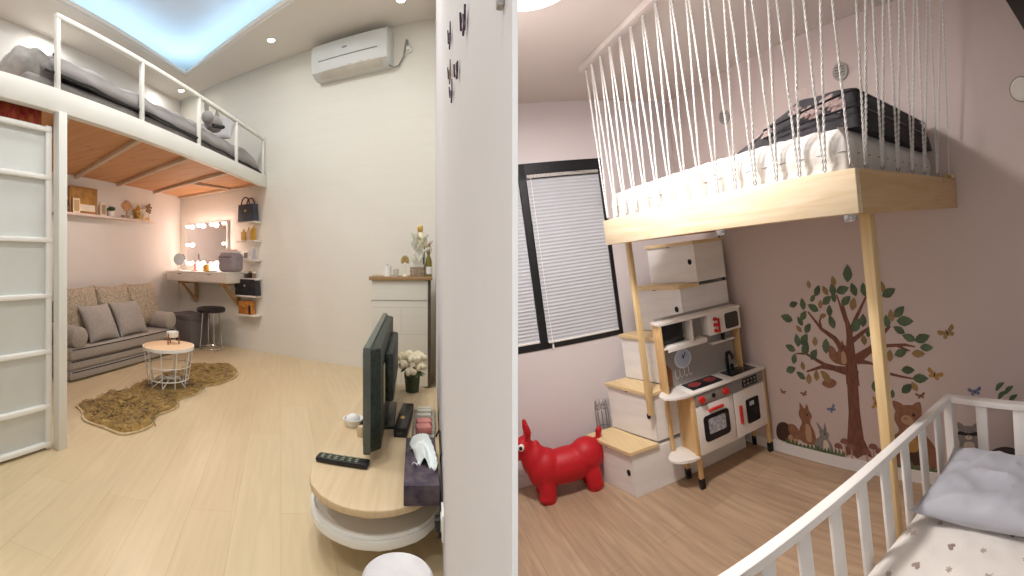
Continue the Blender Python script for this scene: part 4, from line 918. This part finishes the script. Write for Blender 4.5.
# ---------------------------------------------------------------- toy kitchen
KX, KY = -2.308, 1.30; ly = .625
t = thing('toy_kitchen', 'white and birch toy kitchen with oven, sink and microwave', 'toy kitchen', (KX, KY, 0))
for i, (x, y) in enumerate(((-.016, .016), (-.185, .016), (-.016, ly - .016), (-.185, ly - .016))):
    g = MB().box((x, y, .32), (.028, .028, .6), bev=.003).done('leg', KBIR, t); MB().box((x, y, .03), (.034, .034, .075), bev=.004).done('foot', KBK, g)
MB().box((-.1, .014, .42), (.17, .012, .41), bev=.002).done('side_panel', KBIR, t); MB().box((-.1, ly - .012, .42), (.17, .012, .41), bev=.002).done('side_panel', KBIR, t)
MB().box((-.195, ly / 2, .42), (.012, ly, .41)).done('back_panel', KW, t); MB().box((-.1, ly / 2, .217), (.18, ly - .02, .014), bev=.002).done('bottom_panel', KW, t)
def halfround(z, nm, r, yl_):
    poly = [(-.205, .01), (.012, .01)] + [( -.0965 + .1085 * math.cos(a), .01 - r * math.sin(a)) for a in [PI * k / 18 for k in range(1, 18)]]
    MB().prism(poly[::-1], z, z + .016, bev=.003).done(nm, KW, t)
halfround(.612, 'counter_end', .17, 0); halfround(.205, 'end_shelf', .16, 0)
MB().box((-.185, -.075, .41), (.022, .022, .4), bev=.002).done('end_post', KBIR, t)
MB().box((-.097, ly / 2, .62), (.218, ly, .018), bev=.004).done('worktop', KW, t)
def front(y0, y1, z0, z1, nm, m, x=.004, th=.012, bev=.003): return MB().box((x - th / 2, (y0 + y1) / 2, (z0 + z1) / 2), (th, y1 - y0, z1 - z0), bev=bev).done(nm, m, t)
def rrect(y0, y1, z0, z1, r, x, th, nm, m, par):
    pts = []
    for cx, cy, a0 in ((y1 - r, z1 - r, 0), (y0 + r, z1 - r, 90), (y0 + r, z0 + r, 180), (y1 - r, z0 + r, 270)):
        pts += [(cx + r * math.cos(R(a0 + 15 * k)), cy + r * math.sin(R(a0 + 15 * k))) for k in range(7)]
    M = Matrix(((0, 0, 1, x), (1, 0, 0, 0), (0, 1, 0, 0), (0, 0, 0, 1)))
    return MB().prism(pts, 0, th, M).done(nm, m, par, False)
ov = front(.03, .318, .215, .525, 'oven_door', KW); rrect(.07, .272, .285, .455, .025, .004, .004, 'window', KBK, ov); rrect(.105, .24, .33, .43, .01, .0085, .001, 'picture', mat('grey sketch', 'b9b9bd', .5, var=.4, scale=60, col2='7f8086'), ov)
MB().box((.018, .17, .487), (.02, .12, .02), bev=.008).done('handle', KRED, ov)
dr = front(.324, .6, .215, .525, 'washer_door', KW); rrect(.42, .535, .28, .45, .015, .004, .004, 'window', KBK, dr); rrect(.45, .49, .40, .43, .005, .0085, .001, 'sticker', mat('pale sticker', 'b8c0c8', .5), dr)
MB().box((.018, .365, .37), (.02, .022, .13), bev=.008).done('handle', KRED, dr)
cp = front(.03, .318, .53, .607, 'control_panel', KG)
for y in (.075, .265): MB().cyl((.004, y, .568), (.024, y, .568), .024, .02, n=20).done('knob', KRED, cp); 
MB().cyl((.004, .17, .57), (.01, .17, .57), .014, n=16).done('dial', KBK, cp)
c2 = front(.324, .6, .53, .607, 'control_panel', KG); rrect(.41, .54, .54, .598, .004, .004, .002, 'display', KBK, c2)
for k in range(4):
    for j in range(2): MB().box((.0065, .43 + .03 * k, .556 + .026 * j), (.002, .014, .012)).done('button', KG, c2)
hb = MB().box((-.1, .16, .632), (.15, .24, .006), bev=.003).done('hob', KBK, t)
for y in (.1, .22): MB().lathe([(.001, .636), (.044, .636), (.044, .6375), (.001, .6375)], c=(-.1, y, 0), n=24).done('burner', mat('dull red ring', '8c3230', .3) if y == .1 else bpy.data.materials['dull red ring'], hb)
sk = MB().box((-.095, .46, .631), (.14, .22, .004), bev=.002).done('sink', mat('dark blue sink', '20242f', .15), t)
mb = MB(); mb.tube([(-.17, .43, .632), (-.17, .43, .72), (-.16, .43, .755), (-.13, .43, .765), (-.1, .43, .745), (-.1, .43, .72)], .012, 8); mb.cyl((-.17, .47, .632), (-.17, .47, .66), .012); mb.done('tap', KBK, t)
def rrectU(y0, y1, z0, z1, r, x, th, nm, m, par): return rrect(y0 - .085, y1 - .085, z0, z1, r, x - .03, th, nm, m, par)
class MU(MB):
    """upper half of the toy kitchen: set back and a little nearer the room end than the counter"""
    def done(s, *a, **k):
        bmesh.ops.translate(s.bm, verts=s.bm.verts[:], vec=(-.03, -.085, 0)); return MB.done(s, *a, **k)
MU().box((-.168, ly / 2, .86), (.012, ly, .48)).done('splashback', mat('grey splashback', 'a09c98', .5, var=.04), t)
MU().box((-.12, -.012, .845), (.105, .014, .44), bev=.002).done('upper_side', KBIR, t); MU().box((-.13, ly - .012, .845), (.08, .012, .44), bev=.002).done('upper_side', KBIR, t)
MU().prism([(-.175, -.03), (-.07, -.03), (-.06, .01), (-.06, ly), (-.175, ly)][::-1], 1.066, 1.084, bev=.003).done('top_shelf', KW, t)
MU().box((-.12, .155, .915), (.1, .33, .014), bev=.002).done('shelf', KW, t); MU().box((-.062, .17, .905), (.008, .3, .03), bev=.002).done('shelf_rail', KW, t)
MU().box((-.15, .09, .99), (.04, .19, .13), bev=.003).done('blackboard', KBK, t); MU().box((-.12, .22, .99), (.1, .012, .14), bev=.002).done('shelf_divider', KW, t)
mw = MU().box((-.115, .485, .995), (.1, .27, .145), bev=.004).done('microwave', KW, t); rrectU(.485, .6, .94, 1.05, .018, -.065, .004, 'window', mat('dark grey glass', '46443f', .2), mw)
for z in (.95, .99, 1.03): MU().cyl((-.065, .4, z), (-.045, .4, z), .014, .011, n=14).done('knob', KRED, mw)
MU().box((-.06, .43, .98), (.012, .014, .1), bev=.003).done('handle', KRED, mw)
ck = MU().cyl((-.162, .17, .8), (-.155, .17, .8), .066, n=32).done('clock', mat('clock face', 'd9e0ea', .4), t)
MU().cyl((-.1549, .17, .8), (-.154, .17, .8), .054, n=28).done('clock_face', mat('clock inner', 'bcc9dd', .4), ck)
for a, l in ((60, .045), (95, .03)): MU().box((-.153, .17 + l / 2 * math.cos(R(a)), .8 + l / 2 * math.sin(R(a))), (.002, l, .007), Matrix.Rotation(R(a), 3, 'X')).done('clock_hand', mat('blue hand', '2f4e8a', .4), ck)
MU().prism([(0, 0), (.07, 0), (.075, .1), (.05, .14), (.03, .16), (.02, .14), (0, .1)], 0, .008, Matrix.Translation((-.16, .0, .64)) @ Matrix(((0, 0, 1, 0), (1, 0, 0, 0), (0, 1, 0, 0), (0, 0, 0, 1)))).done('chopping_board', mat('brown board', '8f5b35', .5), t)
for y in (.1, .135, .17, .205): MU().tube([(-.158, y, .735), (-.158, y, .69), (-.154, y + .012, .675), (-.152, y + .02, .69)], .003, 5).done('utensil_hook', KW, t)
MU().box((-.135, .49, .85), (.05, .2, .012), bev=.002).done('small_shelf', KW, t)
MU().tube([(-.13, .5, .857), (-.13, .5, .92)], .014, 8).done('toy_shaker', KBK, t)

# ---------------------------------------------------------------- red bouncy donkey
t = thing('bouncy_donkey', 'glossy red rubber bouncy donkey on the floor under the window', 'toy', (-2.84, .56, 0))
mb = MB(); B = mb.ball
B((0, .03, .185), (.112, .26, .118), n=28); B((0, .17, .212), (.112, .125, .122), n=24); B((0, -.12, .195), (.11, .125, .135), n=24); B((0, -.17, .25), (.08, .1, .13), Matrix.Rotation(R(24), 3, 'X'), n=20)
B((0, -.2, .28), (.065, .07, .13), Matrix.Rotation(R(20), 3, 'X'), n=20); B((0, -.245, .37), (.058, .065, .068), n=20); B((0, -.315, .325), (.046, .07, .048), Matrix.Rotation(R(25), 3, 'X'), n=18); B((0, -.37, .305), (.042, .035, .04), n=16)
for s in (-1, 1):
    B((s * .06, -.13, .07), (.054, .058, .12), n=16); B((s * .062, -.138, .034), (.056, .062, .034), n=16)
    B((s * .062, .19, .07), (.056, .06, .12), n=16); B((s * .064, .193, .034), (.056, .062, .034), n=16)
    mb.tube([(s * .03, -.215, .41), (s * .045, -.21, .47), (s * .05, -.215, .52), (s * .05, -.22, .535)], [.016, .024, .017, .005], 10)
mb.tube([(0, .255, .27), (0, .275, .32), (0, .285, .36), (0, .29, .385)], [.014, .02, .026, .012], 10)
mb.tube([(0, -.17, .39), (0, -.13, .31), (0, -.09, .27)], [.02, .026, .01], 8)
o = mb.done('body', REDR, t)
md = o.modifiers.new('r', 'REMESH'); md.mode = 'VOXEL'; md.voxel_size = .0075; md.use_smooth_shade = True
md = o.modifiers.new('s', 'SMOOTH'); md.factor = .5; md.iterations = 12
for s in (-1, 1):
    e = MB().ball((s * .05, -.268, .385), (.016, .022, .024), n=16).done('eye', KW, t); MB().ball((s * .061, -.272, .386), (.008, .012, .014), n=12).done('pupil', KBK, e)

# ---------------------------------------------------------------- mural of wall stickers
def DM(sx_, z): return Matrix.Translation((0, 0, 0))
def hexm(n, h, **k): return mat(n, h, .75, **k)
DB1 = hexm('sticker bark', '7b5040', var=.25, scale=14, stretch=(6, 1, 1)); DGR = hexm('sticker leaf green', '586c52', var=.3, scale=9); DOL = hexm('sticker leaf ochre', '9c8156', var=.2)
DBR = hexm('sticker brown fur', '946850', var=.15, scale=30); DTN = hexm('sticker tan', 'bf9c7e', var=.1); DDK = hexm('sticker dark brown', '4a3229', var=.2); DWH = hexm('sticker cream', 'd8ccbf', var=.05); DGY = hexm('sticker grey fur', '8f8a86', var=.15, scale=30)
DGS = hexm('sticker grass', '5d6b48', var=.3, scale=20); DPK = hexm('sticker mushroom', '8e5f58', var=.2); DBL = hexm('sticker blue', '6f7fa3', var=.15); DBK = hexm('sticker black', '29262a'); DYE = hexm('sticker honey', 'b98f4e')
def decal(nm, lab, cat, s, z, pieces, group=None):
    t = thing(nm, lab, cat, sd(s, TD - .0008, z), W8, group)
    for pn, polys, m, ly_ in pieces:
        mb = MB()
        for p in (polys if isinstance(polys[0][0], (tuple, list)) else [polys]): mb.prism(p, ly_ * .0012, ly_ * .0012 + .0011, RX(90))
        mb.done(pn, m, t, False)
    return t
def blob(pts, n=4): return [(p.x, p.y) for p in smoothp([Vector(p) for p in pts], n)]
# tree
bs, bz = -1.33, .07
rel = lambda s, z: (s - bs, z - bz)
def ribbon(b):
    l, r = [], []
    for i, (s, z, w) in enumerate(b):
        a = b[max(0, i - 1)]; c = b[min(len(b) - 1, i + 1)]; dx, dz = c[0] - a[0], c[1] - a[1]; k = math.hypot(dx, dz) or 1
        l.append(rel(s - dz / k * w * .5, z + dx / k * w * .5)); r.append(rel(s + dz / k * w * .5, z - dx / k * w * .5))
    return l + r[::-1]
lv = {'g': [], 'o': []}
for q in LV.split(';'):
    a, b, c, d, k = q.split(','); A = Vector(rel(float(a), float(b))); Bv = Vector(rel(float(c), float(d))); e = Bv - A; A = A - e * .1; e = e * 1.2; nrm_ = Vector((-e.y, e.x)) * .29
    lv[k].append([tuple(A + e * f + nrm_ * w) for f, w in ((0, 0), (.2, .7), (.45, 1), (.75, .65), (1, 0), (.75, -.65), (.45, -1), (.2, -.7))])
decal('tree_decal', 'brown tree sticker with green and ochre leaves on the pink wall', 'wall sticker', bs, bz,
      [('trunk', [[rel(*p) for p in TR]], DB1, 0)] + [('branch', [ribbon([(s_, z_, w_ * 1.5) for s_, z_, w_ in b] if i else [(-1.318, .57, .095), (-1.316, .68, .085), (-1.312, .786, .066), (-1.306, .884, .045), (-1.311, .957, .036), (-1.322, 1.004, .026), (-1.336, 1.1, .012)])], DB1, .06 + .01 * i) for i, b in enumerate(BR)] + [('green_leaves', lv['g'], DGR, 1.1), ('ochre_leaves', lv['o'], DOL, 1.3)])
def animal(nm, lab, s, z, k, body, belly, ears, m, m2, extra=()):
    sc = lambda P_: [(x * k, y * k) for x, y in P_]
    pcs = [('body', blob(sc(body)), m, 0), ('belly', blob(sc(belly)), m2, 1)] + [('ear', blob(sc(e)), m, 1.2) for e in ears] + [(n_, blob(sc(p)), mm, 2) for n_, p, mm in extra]
    return decal(nm, lab, 'wall sticker', s, z, pcs)
animal('squirrel_decal', 'red squirrel sticker sitting in the fork of the tree', -1.375, .7, .125, [(-.3, 0), (.35, 0), (.4, .4), (.25, .7), (.3, .95), (0, 1.1), (-.25, .95), (-.2, .7), (-.45, .45)], [(-.05, .1), (.22, .1), (.2, .6), (0, .65)], [[(.0, 1.05), (.1, 1.25), (.18, 1.0)]], DBR, DTN, (('tail', [(-.3, .0), (-.75, .3), (-.7, .9), (-.4, .8), (-.3, .4)], DBR), ('eye', ell(.1, .92, .05, .05, 8), DBK)))
animal('fox_decal', 'brown fox cub sticker standing upright left of the tree', -1.72, .115, .2, [(-.25, 0), (.3, 0), (.35, .4), (.2, .75), (.3, 1.0), (.15, 1.2), (-.15, 1.2), (-.25, .95), (-.15, .7), (-.3, .4)], [(-.02, .1), (.2, .1), (.18, .6), (.0, .65)], [[(-.15, 1.1), (-.15, 1.4), (-.0, 1.2)], [(.05, 1.2), (.15, 1.4), (.2, 1.1)]], DBR, DTN, (('tail', [(-.25, .05), (-.7, .15), (-.75, .5), (-.5, .55), (-.3, .35)], DBR), ('eye', ell(.12, 1.02, .035, .035, 8), DBK)))
animal('hedgehog_decal', 'dark hedgehog sticker with a pale face at the mural left end', -1.90, .085, .14, [(-.5, 0), (.5, 0), (.7, .25), (.45, .75), (0, 1.0), (-.45, .85), (-.65, .4)], [(.1, .02), (.55, .02), (.72, .22), (.45, .5), (.15, .35)], [[(.25, .55), (.3, .72), (.42, .55)]], DDK, DTN, (('eye', ell(.48, .3, .04, .04, 8), DBK),))
animal('rabbit_decal', 'grey rabbit sticker sitting in grass left of the tree trunk', -1.59, .085, .15, [(-.4, 0), (.4, 0), (.45, .35), (.3, .6), (.35, .85), (.1, 1.0), (-.15, .9), (-.15, .65), (-.45, .4)], [(0, .05), (.3, .05), (.28, .45), (.05, .5)], [[(-.1, .9), (-.25, 1.3), (.02, 1.0)], [(.1, .95), (.2, 1.35), (.25, .9)]], DGY, DWH, (('eye', ell(.15, .82, .04, .04, 8), DBK),))
animal('bear_decal', 'large brown bear sticker sitting right of the bed post', -.955, .085, .3, [(-.4, 0), (.45, 0), (.5, .45), (.3, .75), (.3, 1.0), (.22, 1.25), (-.0, 1.32), (-.25, 1.22), (-.33, .98), (-.25, .75), (-.5, .5)], [(-.15, .1), (.2, .1), (.22, .5), (.05, .65), (-.15, .5)], [[(-.27, 1.15), (-.33, 1.38), (-.1, 1.3)], [(.08, 1.3), (.25, 1.4), (.26, 1.15)]], DBR, DDK, (('muzzle', ell(-.05, 1.0, .13, .1, 12), DTN), ('nose', ell(-.07, 1.03, .05, .035, 8), DBK), ('eye', ell(.1, 1.12, .03, .03, 8), DBK), ('honey_pot', [(-.2, .35), (.1, .35), (.14, .55), (.08, .7), (-.18, .7), (-.24, .55)], DYE)))
animal('raccoon_decal', 'grey raccoon sticker with a black mask, seen through the crib end', -.6, .19, .14, [(-.45, 0), (.45, 0), (.4, .55), (.45, 1.0), (.25, 1.3), (-.25, 1.3), (-.45, 1.0), (-.4, .55)], [(-.2, .1), (.2, .1), (.2, .6), (-.2, .6)], [[(-.4, 1.15), (-.42, 1.5), (-.15, 1.3)], [(.15, 1.3), (.42, 1.5), (.4, 1.15)]], DGY, DWH, (('mask', [(-.4, .95), (.4, .95), (.35, 1.1), (0, 1.02), (-.35, 1.1)], DBK), ('muzzle', ell(0, .85, .15, .1, 10), DWH), ('nose', ell(0, .88, .05, .04, 8), DBK)))
def bfly(nm, lab, s, z, k, m, rot=0, grp='butterflies and bees on the mural'):
    w1 = [(0, 0), (.5, .45), (.85, .5), (.8, .1), (.35, -.05)]; w2 = [(0, 0), (.4, -.05), (.6, -.35), (.3, -.5), (.08, -.25)]
    c, s_ = math.cos(R(rot)), math.sin(R(rot)); rt = lambda P_, f: [((x * f * c - y * s_) * k, (x * f * s_ + y * c) * k) for x, y in (P_ if f > 0 else P_[::-1])]
    return decal(nm, lab, 'wall sticker', s, z, [('wing', blob(rt(w, f)), m, 0) for w in (w1, w2) for f in (1, -1)] + [('body', rt(ell(0, 0, .07, .35, 10), 1), DDK, 1)], grp)
bfly('butterfly_decal', 'largest tan butterfly sticker, highest on the right of the mural', -.682, .925, .06, DOL, 25)
bfly('bee_decal', 'dark brown bee sticker right of the leafy branch end', -.776, .676, .055, DYE, -20)
bfly('butterfly_decal', 'little brown butterfly sticker below the bee', -.873, .544, .035, DBR, 10)
bfly('butterfly_decal', 'blue butterfly sticker between rabbit and tree trunk', -1.493, .391, .042, DBL, 35)
bfly('butterfly_decal', 'small brown butterfly sticker at the far left above the hedgehog', -1.887, .452, .03, DBR, -15)
bfly('butterfly_decal', 'small brown butterfly sticker above the fox cub', -1.705, .465, .032, DBR, 20)
bfly('bee_decal', 'yellow brown bee sticker left of the bed post', -1.172, .47, .045, DYE, 80)
bfly('butterfly_decal', 'blue butterfly sticker above the crib end rail', -.545, .585, .045, DBL, 10)
decal('bird_decal', 'brown bird sticker flying under the left branches', 'wall sticker', -1.5, .55, [('body', blob([(-.05, 0), (.0, -.02), (.05, 0), (.06, .03), (.02, .045), (-.03, .03)]), DBR, 0), ('wing', blob([(-.02, .02), (-.05, .09), (.0, .08), (.025, .03)]), DOL, 1)])
def tuft(s, z, w, h, lab, m=DGS):
    P_ = [(-w, 0)]
    n = 9
    for k in range(n): x = -w + 2 * w * k / (n - 1); P_ += [(x, h * random.uniform(.6, 1.1)), (x + w / n, h * .3)]
    P_ += [(w, 0)]
    return decal('grass_decal', lab, 'wall sticker', s, z, [('blades', P_, m, 2.4)], 'grass tufts along the mural')
tuft(-1.78, .066, .13, .05, 'grass sticker between hedgehog and fox cub'); tuft(-1.55, .066, .11, .06, 'grass sticker in front of the rabbit'); tuft(-.93, .066, .13, .06, 'grass sticker at the bear feet')
for s, lab in ((-1.42, 'cluster of reddish mushroom stickers at the tree foot, left side'), (-1.215, 'cluster of reddish mushroom stickers at the tree foot, right side')):
    decal('mushroom_decal', lab, 'wall sticker', s, .075, [('stem', [[(x - .006, 0), (x + .006, 0), (x + .005, h), (x - .005, h)] for x, h in ((-.05, .06), (0, .1), (.045, .075))], DTN, 2.2), ('cap', [blob([(x - .03, h - .005), (x + .03, h - .005), (x + .018, h + .025), (x - .018, h + .025)]) for x, h in ((-.05, .06), (0, .1), (.045, .075))], DPK, 2.6)], 'mushrooms at the tree foot')
decal('plant_decal', 'green leafy sprig sticker at the right end of the mural', 'wall sticker', -.376, .54, [('leaves', [blob([(x, z), (x + .03, z + .02), (x + .05, z + .05), (x + .01, z + .04)]) for x, z in ((-.04, 0), (0, .03), (-.05, .05), (.02, -.02))], DGR, 0)])

# ---------------------------------------------------------------- crib at the right front
CA = R(-2.6)
t = thing('crib', 'white wooden crib with flat upright slats in the right foreground', 'crib', (-.836, 1.765, 0), CA)
LW, LL = .74, 1.5
for x, y in ((0, 0), (LW, 0), (0, -LL), (LW, -LL)): MB().box((x, y, .362), (.045, .045, .72), bev=.005).done('post', CRIBW, t)
for x in (0, LW):
    MB().box((x, -LL / 2, .722), (.042, LL + .045, .03), bev=.006).done('top_rail', CRIBW, t); MB().box((x, -LL / 2, .23), (.03, LL - .04, .05), bev=.005).done('bottom_rail', CRIBW, t)
    for k in range(10): MB().box((x, -.125 - .139 * k, .47), (.014, .05, .49), bev=.003).done('slat', CRIBW, t)
for y in (0, -LL):
    MB().box((LW / 2, y, .722), (LW - .04, .042, .03), bev=.006).done('top_rail', CRIBW, t); MB().box((LW / 2, y, .23), (LW - .04, .03, .05), bev=.005).done('bottom_rail', CRIBW, t)
    for k in range(3): MB().box((.165 + .18 * k, y, .47), (.055, .014, .49), bev=.003).done('slat', CRIBW, t)
MB().box((LW / 2, -LL / 2, .262), (LW - .045, LL - .045, .016)).done('base', CRIBW, t)
t = thing('crib_mattress', 'white crib mattress with taupe hearts and flowers printed on', 'mattress', (-.836, 1.765, .271), CA)
def msh(u, v):
    x = .03 + (LW - .06) * u; y = -.03 - (LL - .06) * v; e = min(u, 1 - u, v, 1 - v)
    return x, y, .17 + .012 * noise.noise(Vector((x * 4, y * 4, 0))) + .004 * noise.noise(Vector((x * 16, y * 16, 3)))
mb = MB(); mb.box((LW / 2, -LL / 2, .078), (LW - .055, LL - .055, .155), bev=.025, seg=3); mb.grid(lambda u, v: Vector(msh(.02 + .96 * u, .02 + .96 * v)) + Vector((0, 0, -.018 * (max(0, 1 - 16 * min(u, 1 - u, v, 1 - v)) ** 2))), 60, 120); mb.done('sheet', SHEET, t, ang=80)
heart = [(x * .75, y * .75) for x, y in [(0, -.022), (.02, 0), (.018, .014), (.008, .016), (0, .008), (-.008, .016), (-.018, .014), (-.02, 0)]]
FPR = mat('faint print', 'b7a79d', .9); n = 0
for i in range(5):
    for j in range(13):
        u, v = .1 + .2 * i + random.uniform(-.04, .04) + .08 * (j % 2), .05 + .073 * j + random.uniform(-.015, .015)
        if not (.04 < u < .96 and .04 < v < .97): continue
        x, y, z = msh(u, v); M = Matrix.Translation((x, y, z + .0012)) @ RZ(random.uniform(0, 360)); n += 1
        mb = MB()
        if n % 3 == 0: mb.prism(heart, 0, .0008, M).done('printed_heart', PRINT, t, False)
        elif n % 3 == 1:
            P_ = []
            for q in range(36): a = q * PI / 18; r = .004 + .008 * abs(math.cos(a * 3)); P_.append((r * math.cos(a), r * math.sin(a)))
            mb.prism(P_, 0, .0006, M).done('printed_flower', FPR, t, False)
        else:
            mb.prism([(-.0015, -.025), (.0015, -.025), (.002, -.014), (.016, -.012), (.02, -.006), (.004, -.004), (.003, .004), (.015, .01), (.012, .016), (.002, .014), (0, .03), (-.003, .016), (-.016, .014), (-.014, .006), (-.003, .004), (-.004, -.006), (-.018, -.008), (-.014, -.016), (-.002, -.014)], 0, .0006, M).done('printed_sprig', FPR, t, False)
t = thing('crib_pillow', 'blue grey satin pillow at the far end of the crib', 'pillow', (-.52, 1.49, .505), CA + R(3))
mb = MB().pillow((0, 0, 0), .56, .43, .125, RX(2), n=44, seed=5, p=4, puff=.6)
for v in mb.bm.verts:
    q = Vector((v.co.x * 5 + v.co.y * 4, v.co.y * 9 - v.co.x * 3, 2)); f = max(0, 1 - (2.1 * max(abs(v.co.x) / .56, abs(v.co.y) / .43)) ** 4)
    if v.co.z > 0: v.co.z += f * (.022 * (1 - abs(noise.noise(q))) ** 4 - .012 + .006 * noise.noise(v.co * 22))
mb.done('cover', PILG, t)
t = thing('round_pouf', 'round black bin standing behind the crib end', 'bin', sd(-.37, 2.06, 0), 0); t.name = 'bin'
MB().lathe([(.001, 0), (.1, 0), (.115, .02), (.12, .24), (.11, .3), (.08, .325), (.001, .325)], n=28).done('body', KBK, t); MB().lathe([(.121, .2), (.124, .2), (.124, .215), (.121, .215)], n=28).done('band', BLACKF, t)

# ceiling lamp, vents, dial, dark shelf
t = thing('ceiling_lamp', 'round white glowing ceiling lamp beside the white divider', 'lamp', (-1.645, .455, 2.72))
MB().lathe([(.001, -.02), (.2, -.02), (.205, -.012), (.205, .0), (.001, 0)], n=48).done('base', KW, t); MB().lathe([(.001, -.062), (.12, -.06), (.18, -.048), (.198, -.02), (.001, -.02)], n=48).done('diffuser', emit('lamp diffuser', 'fff2e2', 3.2), t)
for s, z, lab in ((-2.134, 2.414, 'round vent high on the mural wall, seen through the left ropes'), (-1.192, 2.44, 'round vent high on the mural wall, seen through the ropes at mid frame')):
    t = thing('wall_vent', lab, 'vent', sd(s, TD, z), W8, 'round vents high on the mural wall'); m = MB().lathe([(.001, 0), (.05, 0), (.05, .012), (.035, .016), (.001, .016)], n=24).done('cover', mat('grey vent', 'a8a19c', .5), t); m.rotation_euler = (PI / 2, 0, 0)
    for k in range(4): MB().box((0, -.017, -.024 + .016 * k), (.06, .003, .004)).done('louvre', mat('vent slot', '6b6561', .6) if k == 0 and s < -2 else bpy.data.materials['vent slot'], t)
t = thing('thermostat', 'round white dial on the mural wall at the picture right edge', 'thermostat', sd(-.196, TD, 2.182), W8)
m = MB().lathe([(.001, 0), (.06, 0), (.06, .015), (.045, .03), (.001, .03)], n=28).done('body', KW, t); m.rotation_euler = (PI / 2, 0, 0); m = MB().lathe([(.055, .018), (.062, .018), (.062, .012), (.055, .012)], n=28).done('ring', KG, t); m.rotation_euler = (PI / 2, 0, 0)
t = thing('wall_shelf', 'dark plank shelf high at the picture top right corner', 'shelf', (-.25, 1.72, 2.25))
MB().box((0, 0, 0), (.2, .95, .05), bev=.004).done('board', mat('dark stained plank', '2b2723', .5, var=.2), t); MB().box((-.09, 0, .035), (.02, .95, .03), bev=.003).done('edge_strip', BLACKF, t)
for y in (-.4, .4): MB().cyl((0, y, .02), (0, y, .47), .008).done('hanger_rod', BLACKF, t)
area('lamp_light', (-1.645, .455, 2.64), (0, 0, 0), .3, 40, (1, .955, .93))

# ------------------------------------------------------------------ world and placing
w = bpy.data.worlds.new('world'); SC.world = w; w.use_nodes = True
w.node_tree.nodes['Background'].inputs[0].default_value = (1, .98, .96, 1); w.node_tree.nodes['Background'].inputs[1].default_value = .25
for o, M in TOPS:
    o.matrix_basis = M @ o.matrix_basis
SC.cycles.max_bounces = 8; SC.cycles.diffuse_bounces = 5
SC.cycles.use_denoising = True
